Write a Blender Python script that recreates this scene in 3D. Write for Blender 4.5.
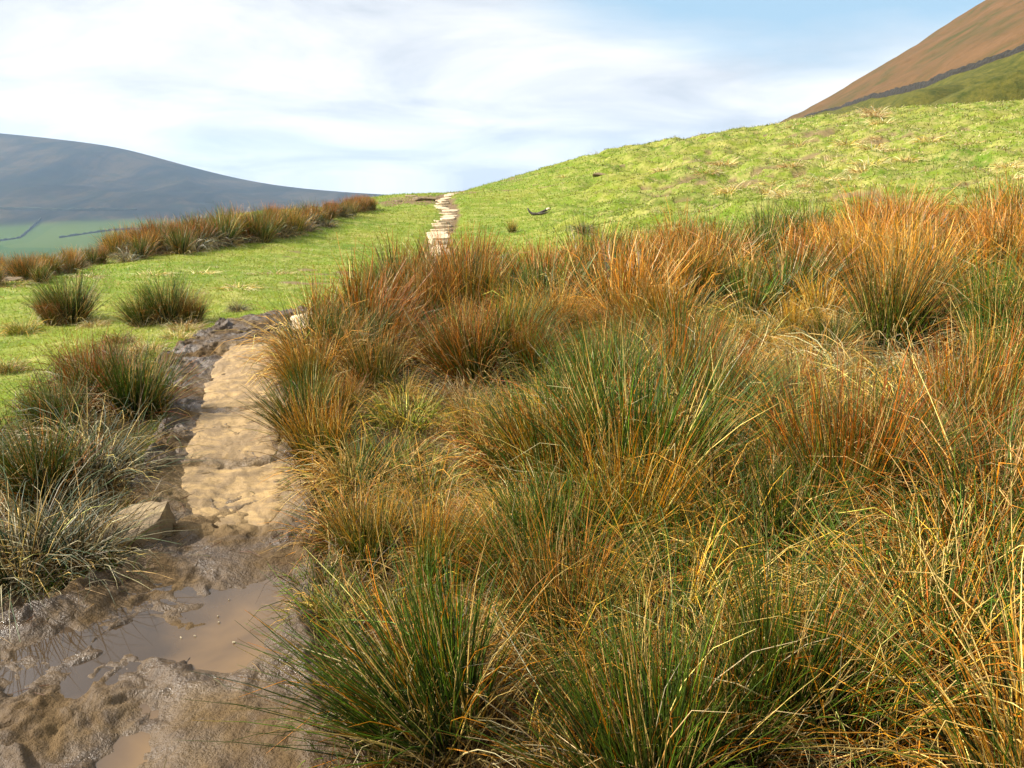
import bpy, math, random
import numpy as np
from mathutils import Vector, Matrix

for _o in list(bpy.data.objects):
    bpy.data.objects.remove(_o)
S = bpy.context.scene
COL = S.collection
R = math.radians
RNG = np.random.default_rng(11)

# ------------------------------------------------------------------ camera, sky, sun, exposure
CAM_Z, PITCH, FPX = 1.62, R(14.5), 804.0
cam_data = bpy.data.cameras.new('camera')
cam_data.sensor_width = 36.0
cam_data.lens = 36.0 * FPX / 1024.0
cam_data.clip_start, cam_data.clip_end = 0.05, 20000.0
cam = bpy.data.objects.new('camera', cam_data)
COL.objects.link(cam)
cam.location = (0, 0, CAM_Z)
cam.rotation_euler = (R(90) - PITCH, 0, 0)
S.camera = cam

SUN_AZ, SUN_EL = R(-92), R(37)          # azimuth from +Y (the view), negative = left
SUN_DIR = Vector((math.sin(SUN_AZ) * math.cos(SUN_EL), math.cos(SUN_AZ) * math.cos(SUN_EL), math.sin(SUN_EL)))

def pix_dir(u, v):
    a, b = (u - 512.0) / FPX, (384.0 - v) / FPX
    return np.array([a, math.cos(PITCH) + b * math.sin(PITCH), -math.sin(PITCH) + b * math.cos(PITCH)])

world = bpy.data.worlds.new('World')
S.world = world
world.use_nodes = True
wt = world.node_tree
for n in list(wt.nodes):
    wt.nodes.remove(n)

def N(tree, typ, **kw):
    n = tree.nodes.new(typ)
    for k, v in kw.items():
        if k.startswith('i_'):
            key = k[2:]
            key = int(key) if key.isdigit() else key.replace('_', ' ')
            n.inputs[key].default_value = v
        else:
            setattr(n, k, v)
    return n

def L(tree, a, b):
    tree.links.new(a, b)

def ramp(tree, src, stops):
    n = N(tree, 'ShaderNodeValToRGB')
    e = n.color_ramp.elements
    while len(e) > 1:
        e.remove(e[-1])
    e[0].position = stops[0][0]
    e[0].color = (*stops[0][1], 1) if not isinstance(stops[0][1], float) else (stops[0][1],) * 3 + (1,)
    for p, c in stops[1:]:
        q = e.new(p)
        q.color = (*c, 1) if not isinstance(c, float) else (c, c, c, 1)
    if src is not None:
        L(tree, src, n.inputs[0])
    return n.outputs[0]

def mix(tree, fac, a, b, blend='MIX'):
    n = N(tree, 'ShaderNodeMix', data_type='RGBA', blend_type=blend)
    for sock, val in ((n.inputs[0], fac), (n.inputs[6], a), (n.inputs[7], b)):
        if isinstance(val, (int, float)):
            sock.default_value = val
        elif isinstance(val, tuple):
            sock.default_value = (*val, 1)
        else:
            L(tree, val, sock)
    return n.outputs[2]

def math_n(tree, op, a, b=0.0, clamp=False):
    n = N(tree, 'ShaderNodeMath', operation=op, use_clamp=clamp)
    for i, v in enumerate((a, b)):
        if isinstance(v, (int, float)):
            n.inputs[i].default_value = v
        else:
            L(tree, v, n.inputs[i])
    return n.outputs[0]

def noise(tree, vec, scale, detail=4.0, rough=0.55, dist=0.0):
    n = N(tree, 'ShaderNodeTexNoise')
    n.inputs['Scale'].default_value = scale
    n.inputs['Detail'].default_value = detail
    n.inputs['Roughness'].default_value = rough
    n.inputs['Distortion'].default_value = dist
    if vec is not None:
        L(tree, vec, n.inputs['Vector'])
    return n.outputs[0]

SKY_STRENGTH = 0.057
sky = N(wt, 'ShaderNodeTexSky', sky_type='NISHITA', sun_disc=False)
sky.sun_elevation = SUN_EL
sky.sun_rotation = SUN_AZ
sky.air_density, sky.dust_density, sky.ozone_density = 1.0, 0.6, 1.5
tc = N(wt, 'ShaderNodeTexCoord')
sep = N(wt, 'ShaderNodeSeparateXYZ')
L(wt, tc.outputs['Generated'], sep.inputs[0])
zc = math_n(wt, 'ADD', math_n(wt, 'MAXIMUM', sep.outputs[2], 0.0), 0.16)
comb = N(wt, 'ShaderNodeCombineXYZ')
L(wt, math_n(wt, 'DIVIDE', sep.outputs[0], zc), comb.inputs[0])
L(wt, math_n(wt, 'DIVIDE', sep.outputs[1], zc), comb.inputs[1])
cvec = comb.outputs[0]
n1 = noise(wt, cvec, 0.75, 9.0, 0.55, 0.25)
n2 = noise(wt, cvec, 0.85, 9.0, 0.58, 0.5)
# a clear gap in the cloud cover high to the right
gap = Vector(pix_dir(1000, -450)).normalized()
dp = N(wt, 'ShaderNodeVectorMath', operation='DOT_PRODUCT')
L(wt, tc.outputs['Generated'], dp.inputs[0])
dp.inputs[1].default_value = gap
gapm = N(wt, 'ShaderNodeMapRange', interpolation_type='SMOOTHSTEP')
L(wt, dp.outputs['Value'], gapm.inputs[0])
gapm.inputs[1].default_value, gapm.inputs[2].default_value = 0.80, 0.955
gapm.inputs[3].default_value, gapm.inputs[4].default_value = 0.38, -0.34
low = N(wt, 'ShaderNodeMapRange', interpolation_type='SMOOTHSTEP')         # the cloud bank closes towards the horizon
L(wt, sep.outputs[2], low.inputs[0])
low.inputs[1].default_value, low.inputs[2].default_value = 0.06, 0.22
low.inputs[3].default_value, low.inputs[4].default_value = 0.50, 0.0
cov = math_n(wt, 'ADD', math_n(wt, 'ADD', n1, gapm.outputs[0]), low.outputs[0])
cmask = ramp(wt, cov, [(0.30, 0.0), (0.50, 0.45), (0.72, 1.0)])
ccol = ramp(wt, n2, [(0.37, (6.2, 6.7, 7.4)), (0.49, (8.0, 8.3, 8.7)), (0.60, (9.8, 9.8, 9.8))])
sdp = N(wt, 'ShaderNodeVectorMath', operation='DOT_PRODUCT')
L(wt, tc.outputs['Generated'], sdp.inputs[0])
sdp.inputs[1].default_value = SUN_DIR
glow = N(wt, 'ShaderNodeMapRange', interpolation_type='SMOOTHSTEP')       # cloud is brighter towards the sun
L(wt, sdp.outputs['Value'], glow.inputs[0])
glow.inputs[1].default_value, glow.inputs[2].default_value = 0.60, 0.94
glow.inputs[3].default_value, glow.inputs[4].default_value = 1.0, 4.2
gv = N(wt, 'ShaderNodeVectorMath', operation='SCALE')
L(wt, ccol, gv.inputs[0]); L(wt, glow.outputs[0], gv.inputs['Scale'])
ccol = gv.outputs[0]
blue = mix(wt, 0.75, sky.outputs[0], (4.6, 7.0, 9.0))
skycol = mix(wt, cmask, blue, ccol)
bg = N(wt, 'ShaderNodeBackground')
bg.inputs[1].default_value = SKY_STRENGTH
L(wt, skycol, bg.inputs[0])
wo = N(wt, 'ShaderNodeOutputWorld')
L(wt, bg.outputs[0], wo.inputs[0])

sun_data = bpy.data.lights.new('sun', 'SUN')
sun_data.energy = 5.0
sun_data.angle = R(0.6)
sun_data.color = (1.0, 0.93, 0.82)
sun = bpy.data.objects.new('sun', sun_data)
COL.objects.link(sun)
sun.rotation_euler = SUN_DIR.to_track_quat('Z', 'Y').to_euler()
sun.location = (-30, 10, 40)

S.view_settings.view_transform = 'Standard'
S.view_settings.look = 'None'
S.view_settings.gamma = 1.0
S.view_settings.exposure = 0.98
S.view_settings.use_curve_mapping = False
cy = S.cycles
cy.max_bounces, cy.diffuse_bounces, cy.glossy_bounces = 3, 2, 1
cy.transmission_bounces, cy.transparent_max_bounces, cy.volume_bounces = 2, 4, 0
cy.caustics_reflective = cy.caustics_refractive = False
cy.use_denoising = True
S.render.engine = 'CYCLES'

# ------------------------------------------------------------------ numpy helpers
def _hash(ix, iy, seed):
    h = (ix.astype(np.int64) * 374761393 + iy.astype(np.int64) * 668265263 + seed * 974711) & 0x7fffffff
    h = ((h ^ (h >> 13)) * 1274126177) & 0x7fffffff
    h = (h ^ (h >> 16)) & 0xffff
    return h / 65535.0

def vnoise(x, y, scale, seed=0):
    """smooth value noise in -1..1"""
    x = np.asarray(x, float) / scale; y = np.asarray(y, float) / scale
    ix, iy = np.floor(x), np.floor(y)
    fx, fy = x - ix, y - iy
    fx = fx * fx * fx * (fx * (fx * 6 - 15) + 10); fy = fy * fy * fy * (fy * (fy * 6 - 15) + 10)
    ix, iy = ix.astype(np.int64), iy.astype(np.int64)
    a, b = _hash(ix, iy, seed), _hash(ix + 1, iy, seed)
    c, d = _hash(ix, iy + 1, seed), _hash(ix + 1, iy + 1, seed)
    return 2 * ((a * (1 - fx) + b * fx) * (1 - fy) + (c * (1 - fx) + d * fx) * fy) - 1

def fbm(x, y, scale, oct=4, gain=0.5, seed=0):
    x = np.asarray(x, float); y = np.asarray(y, float)
    s, amp, tot = 0.0, 1.0, 0.0
    for o in range(oct):
        ca, sa = math.cos(o * 0.9), math.sin(o * 0.9)
        s = s + amp * vnoise(x * ca - y * sa, x * sa + y * ca, scale / 2 ** o, seed + o * 17)
        tot += amp; amp *= gain
    return s / tot

def sstep(a, b, x):
    t = np.clip((np.asarray(x, float) - a) / (b - a), 0, 1)
    return t * t * (3 - 2 * t)

class TPS:
    def __init__(self, P, z, lam=1e-4):
        P = np.asarray(P, float); z = np.asarray(z, float); n = len(P)
        self.P = P
        K = self.k(np.linalg.norm(P[:, None] - P[None], axis=2)) + lam * np.eye(n)
        Q = np.hstack([np.ones((n, 1)), P])
        A = np.block([[K, Q], [Q.T, np.zeros((3, 3))]])
        w = np.linalg.solve(A, np.concatenate([z, np.zeros(3)]))
        self.w, self.a = w[:n], w[n:]
    @staticmethod
    def k(r):
        return np.where(r > 0, r * r * np.log(np.maximum(r, 1e-12)), 0)
    def __call__(self, p, q):
        p = np.asarray(p, float); q = np.asarray(q, float)
        out = self.a[0] + self.a[1] * p + self.a[2] * q
        for (cx, cy_), w in zip(self.P, self.w):
            out = out + w * self.k(np.hypot(p - cx, q - cy_))
        return out

def pix_at(u, v, Y):
    d = pix_dir(u, v)
    k = Y / d[1]
    return np.array([d[0] * k, Y, CAM_Z + d[2] * k])

# ------------------------------------------------------------------ the lie of the land
_cp = []
for u, v, Y in [
    # path and its surroundings, climbing to the crest
    (320, 322, 8.6), (400, 290, 11.8), (440, 250, 20), (440, 235, 24), (452, 212, 30), (440, 194, 39),
    # left shelf of lawn
    (0, 332, 8.7), (120, 330, 8.6), (0, 276, 13), (120, 265, 15.5), (240, 243, 19.5), (320, 228, 24), (380, 209, 31),
    (290, 211, 29), (350, 202, 36), (400, 196, 40), (230, 218, 26), (160, 240, 20),
    # right slope
    (560, 262, 15), (750, 240, 14.5), (1000, 226, 12.5), (600, 202, 30), (800, 170, 30), (1000, 150, 28),
    (500, 181, 46), (600, 159, 55), (690, 146, 60), (800, 127, 62), (900, 116, 65), (1024, 112, 65),
    (470, 189, 43), (700, 210, 20), (900, 195, 20)]:
    _cp.append(pix_at(u, v, Y))
for x, y, z in [
    (-.8, 1.2, 0), (0, 1.2, 0), (.8, 1.2, 0.02), (-1.6, 1.6, 0.02), (-1.2, 2.2, 0), (-.6, 2.2, 0), (-.9, 2.9, 0), (-1.6, 2.9, 0.01), (-1.9, 2.4, .02),
    (0, 2.2, .03), (.9, 2.2, .08), (1.8, 2.2, .16), (0, 3.5, .05), (1.2, 3.5, .16), (2.4, 3.6, .28), (-1.3, 4.2, 0.0), (-2.4, 4.0, .06), (-3.6, 5, .04),
    (0, 5.5, .08), (2, 5.5, .25), (4, 6, .45), (-2.4, 7.1, .05), (-4.5, 6.5, .0), (0, 8, .1), (2.5, 8, .3), (5, 8.5, .55), (8, 9, .8),
    (14, 14, 1.3), (25, 20, 2.4), (30, 45, 5.2), (60, 60, 7.0), (45, 30, 5),
    (-12, 10, -.2), (-14, 16, -1.4), (-20, 12, -2.2), (-13, 22, -1.6), (-12, 30, -2.0), (-26, 28, -6), (-14, 45, -4), (-8, 55, -3), (-3, 60, -1.0), (0, 75, -2.5),
    (-40, 60, -14), (-20, 90, -14), (-60, 100, -28), (0, 100, -7), (15, 95, -1), (35, 100, 3.0), (70, 105, 5.0), (120, 90, 9), (90, 60, 9.5),
    (-3, .8, 0), (3, .8, .15), (-8, 3, 0), (8, 3, .7), (-20, 5, -1), (20, 5, 1.8), (0, .4, 0)]:
    _cp.append(np.array([x, y, z]))
_cp = np.array(_cp)
_th = np.arctan2(_cp[:, 0], _cp[:, 1]); _r = np.hypot(_cp[:, 0], _cp[:, 1])
LAND = TPS(np.stack([_th * 1.6, np.log(_r)], 1), _cp[:, 2], 2e-4)

def land(x, y):
    """height of the lie of the land without small lumps"""
    x = np.asarray(x, float); y = np.asarray(y, float)
    r = np.maximum(np.hypot(x, y), .35); th = np.arctan2(x, y)
    thc = np.clip(th, -1.35, 1.35)
    z = LAND(thc * 1.6, np.log(np.minimum(r, 110.0)))
    back = sstep(1.35, 3.0, np.abs(th))
    z = z * (1 - back) + 0.0 * back * z
    far = sstep(85, 700, r)
    zf = -137.0 + 0 * r
    zf = zf + sstep(-.05, .5, th) * 118 * (1 - sstep(500, 2500, r))
    z = z * (1 - far) + zf * far
    w = sstep(3.5, 2.9, y) * sstep(0.3, -.35, x) * sstep(-3.2, -2.2, x)
    return z * (1 - w)

def pix_ground(u, v, rmax=120.0):
    d = pix_dir(u, v); h = math.hypot(d[0], d[1])
    r = np.geomspace(1.0, rmax, 1500)
    x, y, z = d[0] / h * r, d[1] / h * r, CAM_Z + d[2] / h * r
    below = np.nonzero(z < land(x, y))[0]
    i = below[0] if len(below) else len(r) - 1
    return x[i], y[i]

def poly_sd(x, y, poly):
    """signed distance to a polygon, positive inside"""
    poly = np.asarray(poly, float)
    x = np.asarray(x, float); y = np.asarray(y, float)
    d = np.full(x.shape, 1e9); inside = np.zeros(x.shape, bool)
    n = len(poly)
    for i in range(n):
        (ax, ay), (bx, by) = poly[i], poly[(i + 1) % n]
        ex, ey = bx - ax, by - ay
        t = np.clip(((x - ax) * ex + (y - ay) * ey) / (ex * ex + ey * ey + 1e-12), 0, 1)
        d = np.minimum(d, np.hypot(x - ax - t * ex, y - ay - t * ey))
        c = ((ay > y) != (by > y)) & (x < (bx - ax) * (y - ay) / (by - ay + 1e-12) + ax)
        inside ^= c
    return np.where(inside, d, -d)

def line_dist(x, y, line):
    d = np.full(np.shape(x), 1e9)
    for (ax, ay), (bx, by) in zip(line[:-1], line[1:]):
        ex, ey = bx - ax, by - ay
        t = np.clip(((x - ax) * ex + (y - ay) * ey) / (ex * ex + ey * ey), 0, 1)
        d = np.minimum(d, np.hypot(x - ax - t * ex, y - ay - t * ey))
    return d

G = lambda pts: [pix_ground(u, v) for u, v in pts]
MUD = G([(60, 604), (138, 570), (160, 540), (150, 490), (166, 450), (176, 405), (166, 360), (196, 336), (226, 322), (300, 313), (345, 318),
         (335, 330), (285, 347), (272, 385), (292, 470), (312, 530), (306, 590), (303, 650), (320, 720), (345, 768)])
MUD = MUD + [(-.28, 1.0), (-2.6, 1.0), (-2.6, 2.55), (-2.05, 2.75)]
PUDDLE = G([(150, 577), (215, 571), (292, 572), (296, 600), (280, 655), (245, 672), (200, 668), (165, 676), (160, 722), (118, 712), (128, 684), (62, 708),
            (-40, 700), (-40, 648), (50, 636), (100, 618)])
PUDDLE2 = G([(95, 765), (118, 735), (140, 742), (138, 772), (110, 790)])
WET = G([(165, 520), (200, 535), (205, 560), (160, 560)])
FARPATH = G([(318, 322), (360, 305), (400, 288), (432, 266), (441, 250), (437, 236), (446, 226), (452, 215), (448, 205), (441, 198), (446, 194)])
far_end = FARPATH[-1]
FARPATH = FARPATH + [(far_end[0] + .8, far_end[1] + 6), (far_end[0] + .6, far_end[1] + 14)]
RUSHZONE = G([(345, 768), (312, 640), (318, 560), (322, 520), (300, 480), (280, 400), (285, 350), (335, 318), (430, 300), (520, 285), (600, 268), (700, 262), (800, 248), (900, 240), (1080, 232)]) + [(14, 13), (9, 5), (4, 1.2), (0.2, 1.0)]
LBANK = G([(-60, 640), (0, 625), (60, 602), (138, 570), (150, 490), (166, 450), (176, 405), (160, 360), (120, 345), (60, 360), (10, 420), (-60, 460)])

def mud_sd(x, y):
    return poly_sd(x, y, MUD) + .06 * fbm(x, y, .5, 3, .6, 5)

def turf_lump(x, y):
    r = np.hypot(x, y)
    return sstep(3.0, 7, r) * sstep(200, 60, r) * (.045 * fbm(x, y, 1.3, 3, .5, 9) + .02 * vnoise(x, y, .35, 4))

def scar(x, y):
    """broken turf: small bare terracettes on the slope, a few worn spots on the lawn"""
    th_ = np.arctan2(x, y); r = np.hypot(x, y)
    f = fbm(x * .5, y, .8, 4, .6, 133) + .35 * fbm(x, y, 7, 2, .5, 134) - .10 * sstep(.12, -.02, th_)
    return sstep(.36, .46, f) * sstep(10, 13, r) * sstep(95, 80, r)

def ground_z(x, y):
    x = np.asarray(x, float); y = np.asarray(y, float)
    r = np.hypot(x, y); th = np.arctan2(x, y)
    z = land(x, y)
    hill = sstep(.0, .12, th) * sstep(11, 22, r)
    lump = fbm(x, y, 2.6, 4, .55, 3)
    ridge = 1 - np.abs(fbm(x * .6, y * 1.0, 1.5, 3, .5, 23)) * 2
    z = z + hill * sstep(140, 90, r) * (.20 * lump + .15 * ridge + .20 * vnoise(x, y, .85, 29))
    z = z + (1 - hill) * turf_lump(x, y)
    z = z + sstep(90, 300, r) * 3.0 * fbm(x, y, 90, 4, .5, 31)
    near = r < 14
    m = np.zeros(x.shape)
    if near.any():
        m[near] = sstep(-.02, .12, mud_sd(x[near], y[near]))
    z = z - .10 * m - .10 * hill * scar(x, y)
    fp = line_dist(x, y, FARPATH)
    z = z - .05 * sstep(.6, .25, fp) * (r > 7)
    return z

# ------------------------------------------------------------------ mesh builders
def mesh_np(name, verts, faces, smooth=True):
    """faces: (n,3) or (n,4) int array"""
    me = bpy.data.meshes.new(name)
    verts = np.ascontiguousarray(verts, np.float32); faces = np.ascontiguousarray(faces, np.int32)
    nf, k = faces.shape
    me.vertices.add(len(verts)); me.vertices.foreach_set('co', verts.ravel())
    me.loops.add(nf * k); me.loops.foreach_set('vertex_index', faces.ravel())
    me.polygons.add(nf); me.polygons.foreach_set('loop_start', np.arange(0, nf * k, k, dtype=np.int32))
    me.polygons.foreach_set('use_smooth', np.full(nf, smooth, bool))
    me.update(calc_edges=True)
    return me

def set_col(me, rgb, name='tint'):
    a = me.attributes.new(name, 'FLOAT_COLOR', 'POINT')
    rgba = np.ones((len(rgb), 4), np.float32); rgba[:, :3] = rgb
    a.data.foreach_set('color', rgba.ravel())

def set_val(me, v, name):
    a = me.attributes.new(name, 'FLOAT', 'POINT')
    a.data.foreach_set('value', np.ascontiguousarray(v, np.float32))

def link(name, me, mat, parent=None):
    o = bpy.data.objects.new(name, me)
    COL.objects.link(o)
    if mat is not None and not me.materials:
        me.materials.append(mat)
    if parent is not None:
        o.parent = parent
    return o

def tag(o, label=None, cat=None, group=None, kind=None):
    if label: o['label'] = label
    if cat: o['category'] = cat
    if group: o['group'] = group
    if kind or cat: o['kind'] = kind or 'thing'
    return o

def empty(name, loc):
    o = bpy.data.objects.new(name, None)
    COL.objects.link(o); o.location = loc; o.empty_display_size = .1
    return o

def grid_faces(nu, nv, wrap=False):
    i = np.arange(nu if wrap else nu - 1)[:, None]; j = np.arange(nv - 1)[None]
    i2 = (i + 1) % nu
    f = np.stack(np.broadcast_arrays(i * nv + j, i2 * nv + j, i2 * nv + j + 1, i * nv + j + 1), -1)
    return f.reshape(-1, 4)

# ------------------------------------------------------------------ materials
def new_mat(name):
    m = bpy.data.materials.new(name); m.use_nodes = True
    t = m.node_tree
    for n in list(t.nodes):
        t.nodes.remove(n)
    out = N(t, 'ShaderNodeOutputMaterial')
    p = N(t, 'ShaderNodeBsdfPrincipled')
    L(t, p.outputs[0], out.inputs[0])
    return m, t, p, out

def set_in(t, p, key, v):
    if isinstance(v, (int, float)):
        p.inputs[key].default_value = v
    elif isinstance(v, tuple):
        p.inputs[key].default_value = (*v, 1)
    else:
        L(t, v, p.inputs[key])

def bump(t, p, h, strength=.5, dist=.02):
    b = N(t, 'ShaderNodeBump'); b.inputs['Strength'].default_value = strength; b.inputs['Distance'].default_value = dist
    L(t, h, b.inputs['Height']); L(t, b.outputs[0], p.inputs['Normal'])

def pos(t):
    return N(t, 'ShaderNodeNewGeometry').outputs['Position']

def attr(t, name, out='Fac'):
    return N(t, 'ShaderNodeAttribute', attribute_name=name).outputs[out]

def leaf_mat(name, trans=.22, rough=.5, val=.85, sat=1.0):
    m, t, p, out = new_mat(name)
    c = attr(t, 'tint', 'Color')
    oi = N(t, 'ShaderNodeObjectInfo')
    hs = N(t, 'ShaderNodeHueSaturation')
    L(t, c, hs.inputs['Color'])
    L(t, math_n(t, 'ADD', math_n(t, 'MULTIPLY', oi.outputs['Random'], .03), .485), hs.inputs['Hue'])
    L(t, math_n(t, 'ADD', math_n(t, 'MULTIPLY', oi.outputs['Random'], .3), val), hs.inputs['Value'])
    hs.inputs['Saturation'].default_value = sat
    set_in(t, p, 'Base Color', hs.outputs[0]); set_in(t, p, 'Roughness', rough)
    p.inputs['Specular IOR Level'].default_value = .35
    tr = N(t, 'ShaderNodeBsdfTranslucent'); L(t, hs.outputs[0], tr.inputs[0])
    mx = N(t, 'ShaderNodeMixShader'); mx.inputs[0].default_value = trans
    L(t, p.outputs[0], mx.inputs[1]); L(t, tr.outputs[0], mx.inputs[2]); L(t, mx.outputs[0], out.inputs[0])
    return m

M_RUSH = leaf_mat('rush_stem', .12, .45, .66, 1.06)
M_GRASS = leaf_mat('grass_blade', .35, .5)

def ground_mat():
    m, t, p, out = new_mat('turf_ground')
    P = pos(t)
    a = noise(t, P, .35, 5, .6); b = noise(t, P, 2.2, 5, .65); c = noise(t, P, 9, 4, .7)
    g = ramp(t, a, [(.35, (.080, .130, .008)), (.5, (.125, .165, .011)), (.68, (.18, .18, .022))])
    g = mix(t, ramp(t, b, [(.46, 0.0), (.72, .7)]), g, (.33, .29, .09))
    g = mix(t, ramp(t, c, [(.5, 0.0), (.75, .5)]), g, (.055, .07, .012))
    hillt = mix(t, ramp(t, b, [(.38, 0.0), (.6, 1.0)]), g, (.26, .21, .07))
    g = mix(t, attr(t, 'hill'), g, mix(t, .4, g, hillt))
    th = mix(t, c, (.030, .020, .009), (.11, .072, .026))
    g = mix(t, attr(t, 'thatch'), g, th)
    d = mix(t, c, (.07, .042, .020), (.21, .14, .07))
    g = mix(t, attr(t, 'dirt'), g, d)
    farg = ramp(t, noise(t, P, .004, 3, .5), [(.4, (.05, .10, .03)), (.55, (.08, .13, .03)), (.7, (.09, .11, .04))])
    g = mix(t, attr(t, 'far'), g, farg)
    set_in(t, p, 'Base Color', g); set_in(t, p, 'Roughness', .95)
    p.inputs['Specular IOR Level'].default_value = .15
    bump(t, p, math_n(t, 'ADD', c, b), .8, .05)
    return m

def mud_mat():
    m, t, p, out = new_mat('wet_mud')
    P = pos(t)
    a = noise(t, P, 1.6, 5, .6); b = noise(t, P, 11, 6, .7); c = noise(t, P, 70, 4, .65)
    g = ramp(t, a, [(.3, (.048, .028, .012)), (.5, (.082, .050, .021)), (.7, (.130, .083, .036))])
    g = mix(t, ramp(t, b, [(.45, 0.0), (.65, .75)]), g, (.042, .023, .009))
    g = mix(t, attr(t, 'dry'), g, mix(t, b, (.19, .125, .055), (.31, .21, .10)))
    g = mix(t, attr(t, 'dark'), g, mix(t, b, (.028, .016, .007), (.085, .052, .021)))
    wet = ramp(t, noise(t, P, 2.6, 5, .65, .5), [(.40, 0.0), (.60, 1.0)])
    g = mix(t, wet, mix(t, .35, g, (.115, .075, .035)), mix(t, .4, g, (.040, .022, .009)))
    set_in(t, p, 'Base Color', g)
    rgh = mix(t, wet, (.75, .75, .75), ramp(t, b, [(.35, .10), (.55, .28), (.75, .5)]))
    set_in(t, p, 'Roughness', math_n(t, 'ADD', rgh, math_n(t, 'MULTIPLY', attr(t, 'dark'), .2)))
    set_in(t, p, 'Specular IOR Level', math_n(t, 'ADD', math_n(t, 'MULTIPLY', wet, .40), .08))
    bump(t, p, math_n(t, 'ADD', math_n(t, 'MULTIPLY', c, .6), b), .9, .02)
    return m

def slab_mat(name, c0, c1, mud=.55):
    m, t, p, out = new_mat(name)
    P = pos(t)
    mp = N(t, 'ShaderNodeMapping'); mp.inputs['Scale'].default_value = (1.0, 3.2, 1.0); mp.inputs['Rotation'].default_value = (0, 0, .35)
    L(t, P, mp.inputs['Vector'])
    a = noise(t, mp.outputs[0], 3.0, 7, .65, 1.0); b = noise(t, mp.outputs[0], 14, 6, .7); c = noise(t, P, 85, 4, .65)
    g = mix(t, ramp(t, a, [(.38, 0.0), (.62, 1.0)]), c0, c1)
    g = mix(t, ramp(t, b, [(.5, 0.0), (.72, mud)]), g, (.15, .095, .045))
    g = mix(t, ramp(t, noise(t, P, 5, 5, .6, 1.0), [(.46, 0.0), (.56, mud)]), g, (.10, .062, .028))
    set_in(t, p, 'Base Color', g); set_in(t, p, 'Roughness', .75)
    bump(t, p, math_n(t, 'ADD', math_n(t, 'MULTIPLY', c, .5), b), .7, .012)
    return m

def water_mat():
    m, t, p, out = new_mat('muddy_water')
    P = pos(t)
    a = noise(t, P, 1.8, 4, .5, .4)
    sx = N(t, 'ShaderNodeSeparateXYZ'); L(t, P, sx.inputs[0])
    dm = N(t, 'ShaderNodeMapRange', interpolation_type='SMOOTHSTEP'); L(t, sx.outputs[0], dm.inputs[0])        # base colour darkened towards the left so the sky reflection stands out
    dm.inputs[1].default_value, dm.inputs[2].default_value, dm.inputs[3].default_value, dm.inputs[4].default_value = -1.5, -.75, -.22, .12
    a = math_n(t, 'ADD', a, dm.outputs[0])
    set_in(t, p, 'Base Color', ramp(t, a, [(.32, (.040, .025, .013)), (.50, (.105, .062, .026)), (.68, (.165, .096, .036))]))
    set_in(t, p, 'Roughness', .04); p.inputs['IOR'].default_value = 1.42
    p.inputs['Specular IOR Level'].default_value = .9
    bump(t, p, noise(t, P, 9, 2, .5), .04, .003)
    return m

M_GROUND, M_MUD, M_WATER = ground_mat(), mud_mat(), water_mat()
M_SLAB = slab_mat('sandstone', (.33, .21, .075), (.21, .132, .050), .5)
M_STEP = slab_mat('pale_sandstone', (.62, .49, .30), (.47, .35, .20), .4)
M_ROCK = slab_mat('weathered_rock', (.24, .17, .075), (.15, .10, .045), .6)

# ------------------------------------------------------------------ ground sheet (polar, fine near, reaches the horizon)
th = np.concatenate([np.linspace(-math.pi, -.82, 60, endpoint=False), np.linspace(-.82, .82, 760, endpoint=False), np.linspace(.82, math.pi, 60, endpoint=False)])
rr = np.concatenate([np.geomspace(.3, 1.4, 20, endpoint=False), np.geomspace(1.4, 75, 540, endpoint=False), np.geomspace(75, 4600, 110)])
TT, RR = np.meshgrid(th, rr, indexing='ij')
gx, gy = np.sin(TT) * RR, np.cos(TT) * RR
gz = ground_z(gx, gy)
me = mesh_np('ground', np.stack([gx, gy, gz], -1).reshape(-1, 3), grid_faces(len(th), len(rr), True)[:, ::-1])
fx, fy, fr = gx.ravel(), gy.ravel(), RR.ravel()
fpd = line_dist(fx, fy, FARPATH) + .14 * fbm(fx, fy, .6, 3, .5, 71)
dirt = sstep(.44, .26, fpd)
for u, v, w in [(424, 200, 1.3), (392, 203, .7)]:
    px, py = pix_ground(u, v)
    dirt = np.maximum(dirt, sstep(w, w * .6, np.hypot(fx - px, (fy - py) * .7) + .5 * w * fbm(fx, fy, .6, 3, .5, 7)))
dirt = np.maximum(dirt, .85 * scar(fx, fy))
nearm = fr < 16
thatch = np.zeros(len(fx))
thatch[nearm] = np.maximum(sstep(-.25, .25, poly_sd(fx[nearm], fy[nearm], RUSHZONE)), sstep(-.15, .2, poly_sd(fx[nearm], fy[nearm], LBANK)) * .9)
dirt[nearm] = np.maximum(dirt[nearm], sstep(-.05, .04, mud_sd(fx[nearm], fy[nearm])))
set_val(me, dirt, 'dirt'); set_val(me, thatch, 'thatch')
set_val(me, sstep(.02, .25, TT.ravel()) * sstep(12, 24, fr), 'hill')
set_val(me, sstep(150, 420, fr), 'far')
tag(link('ground', me, M_GROUND), kind='structure')

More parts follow.
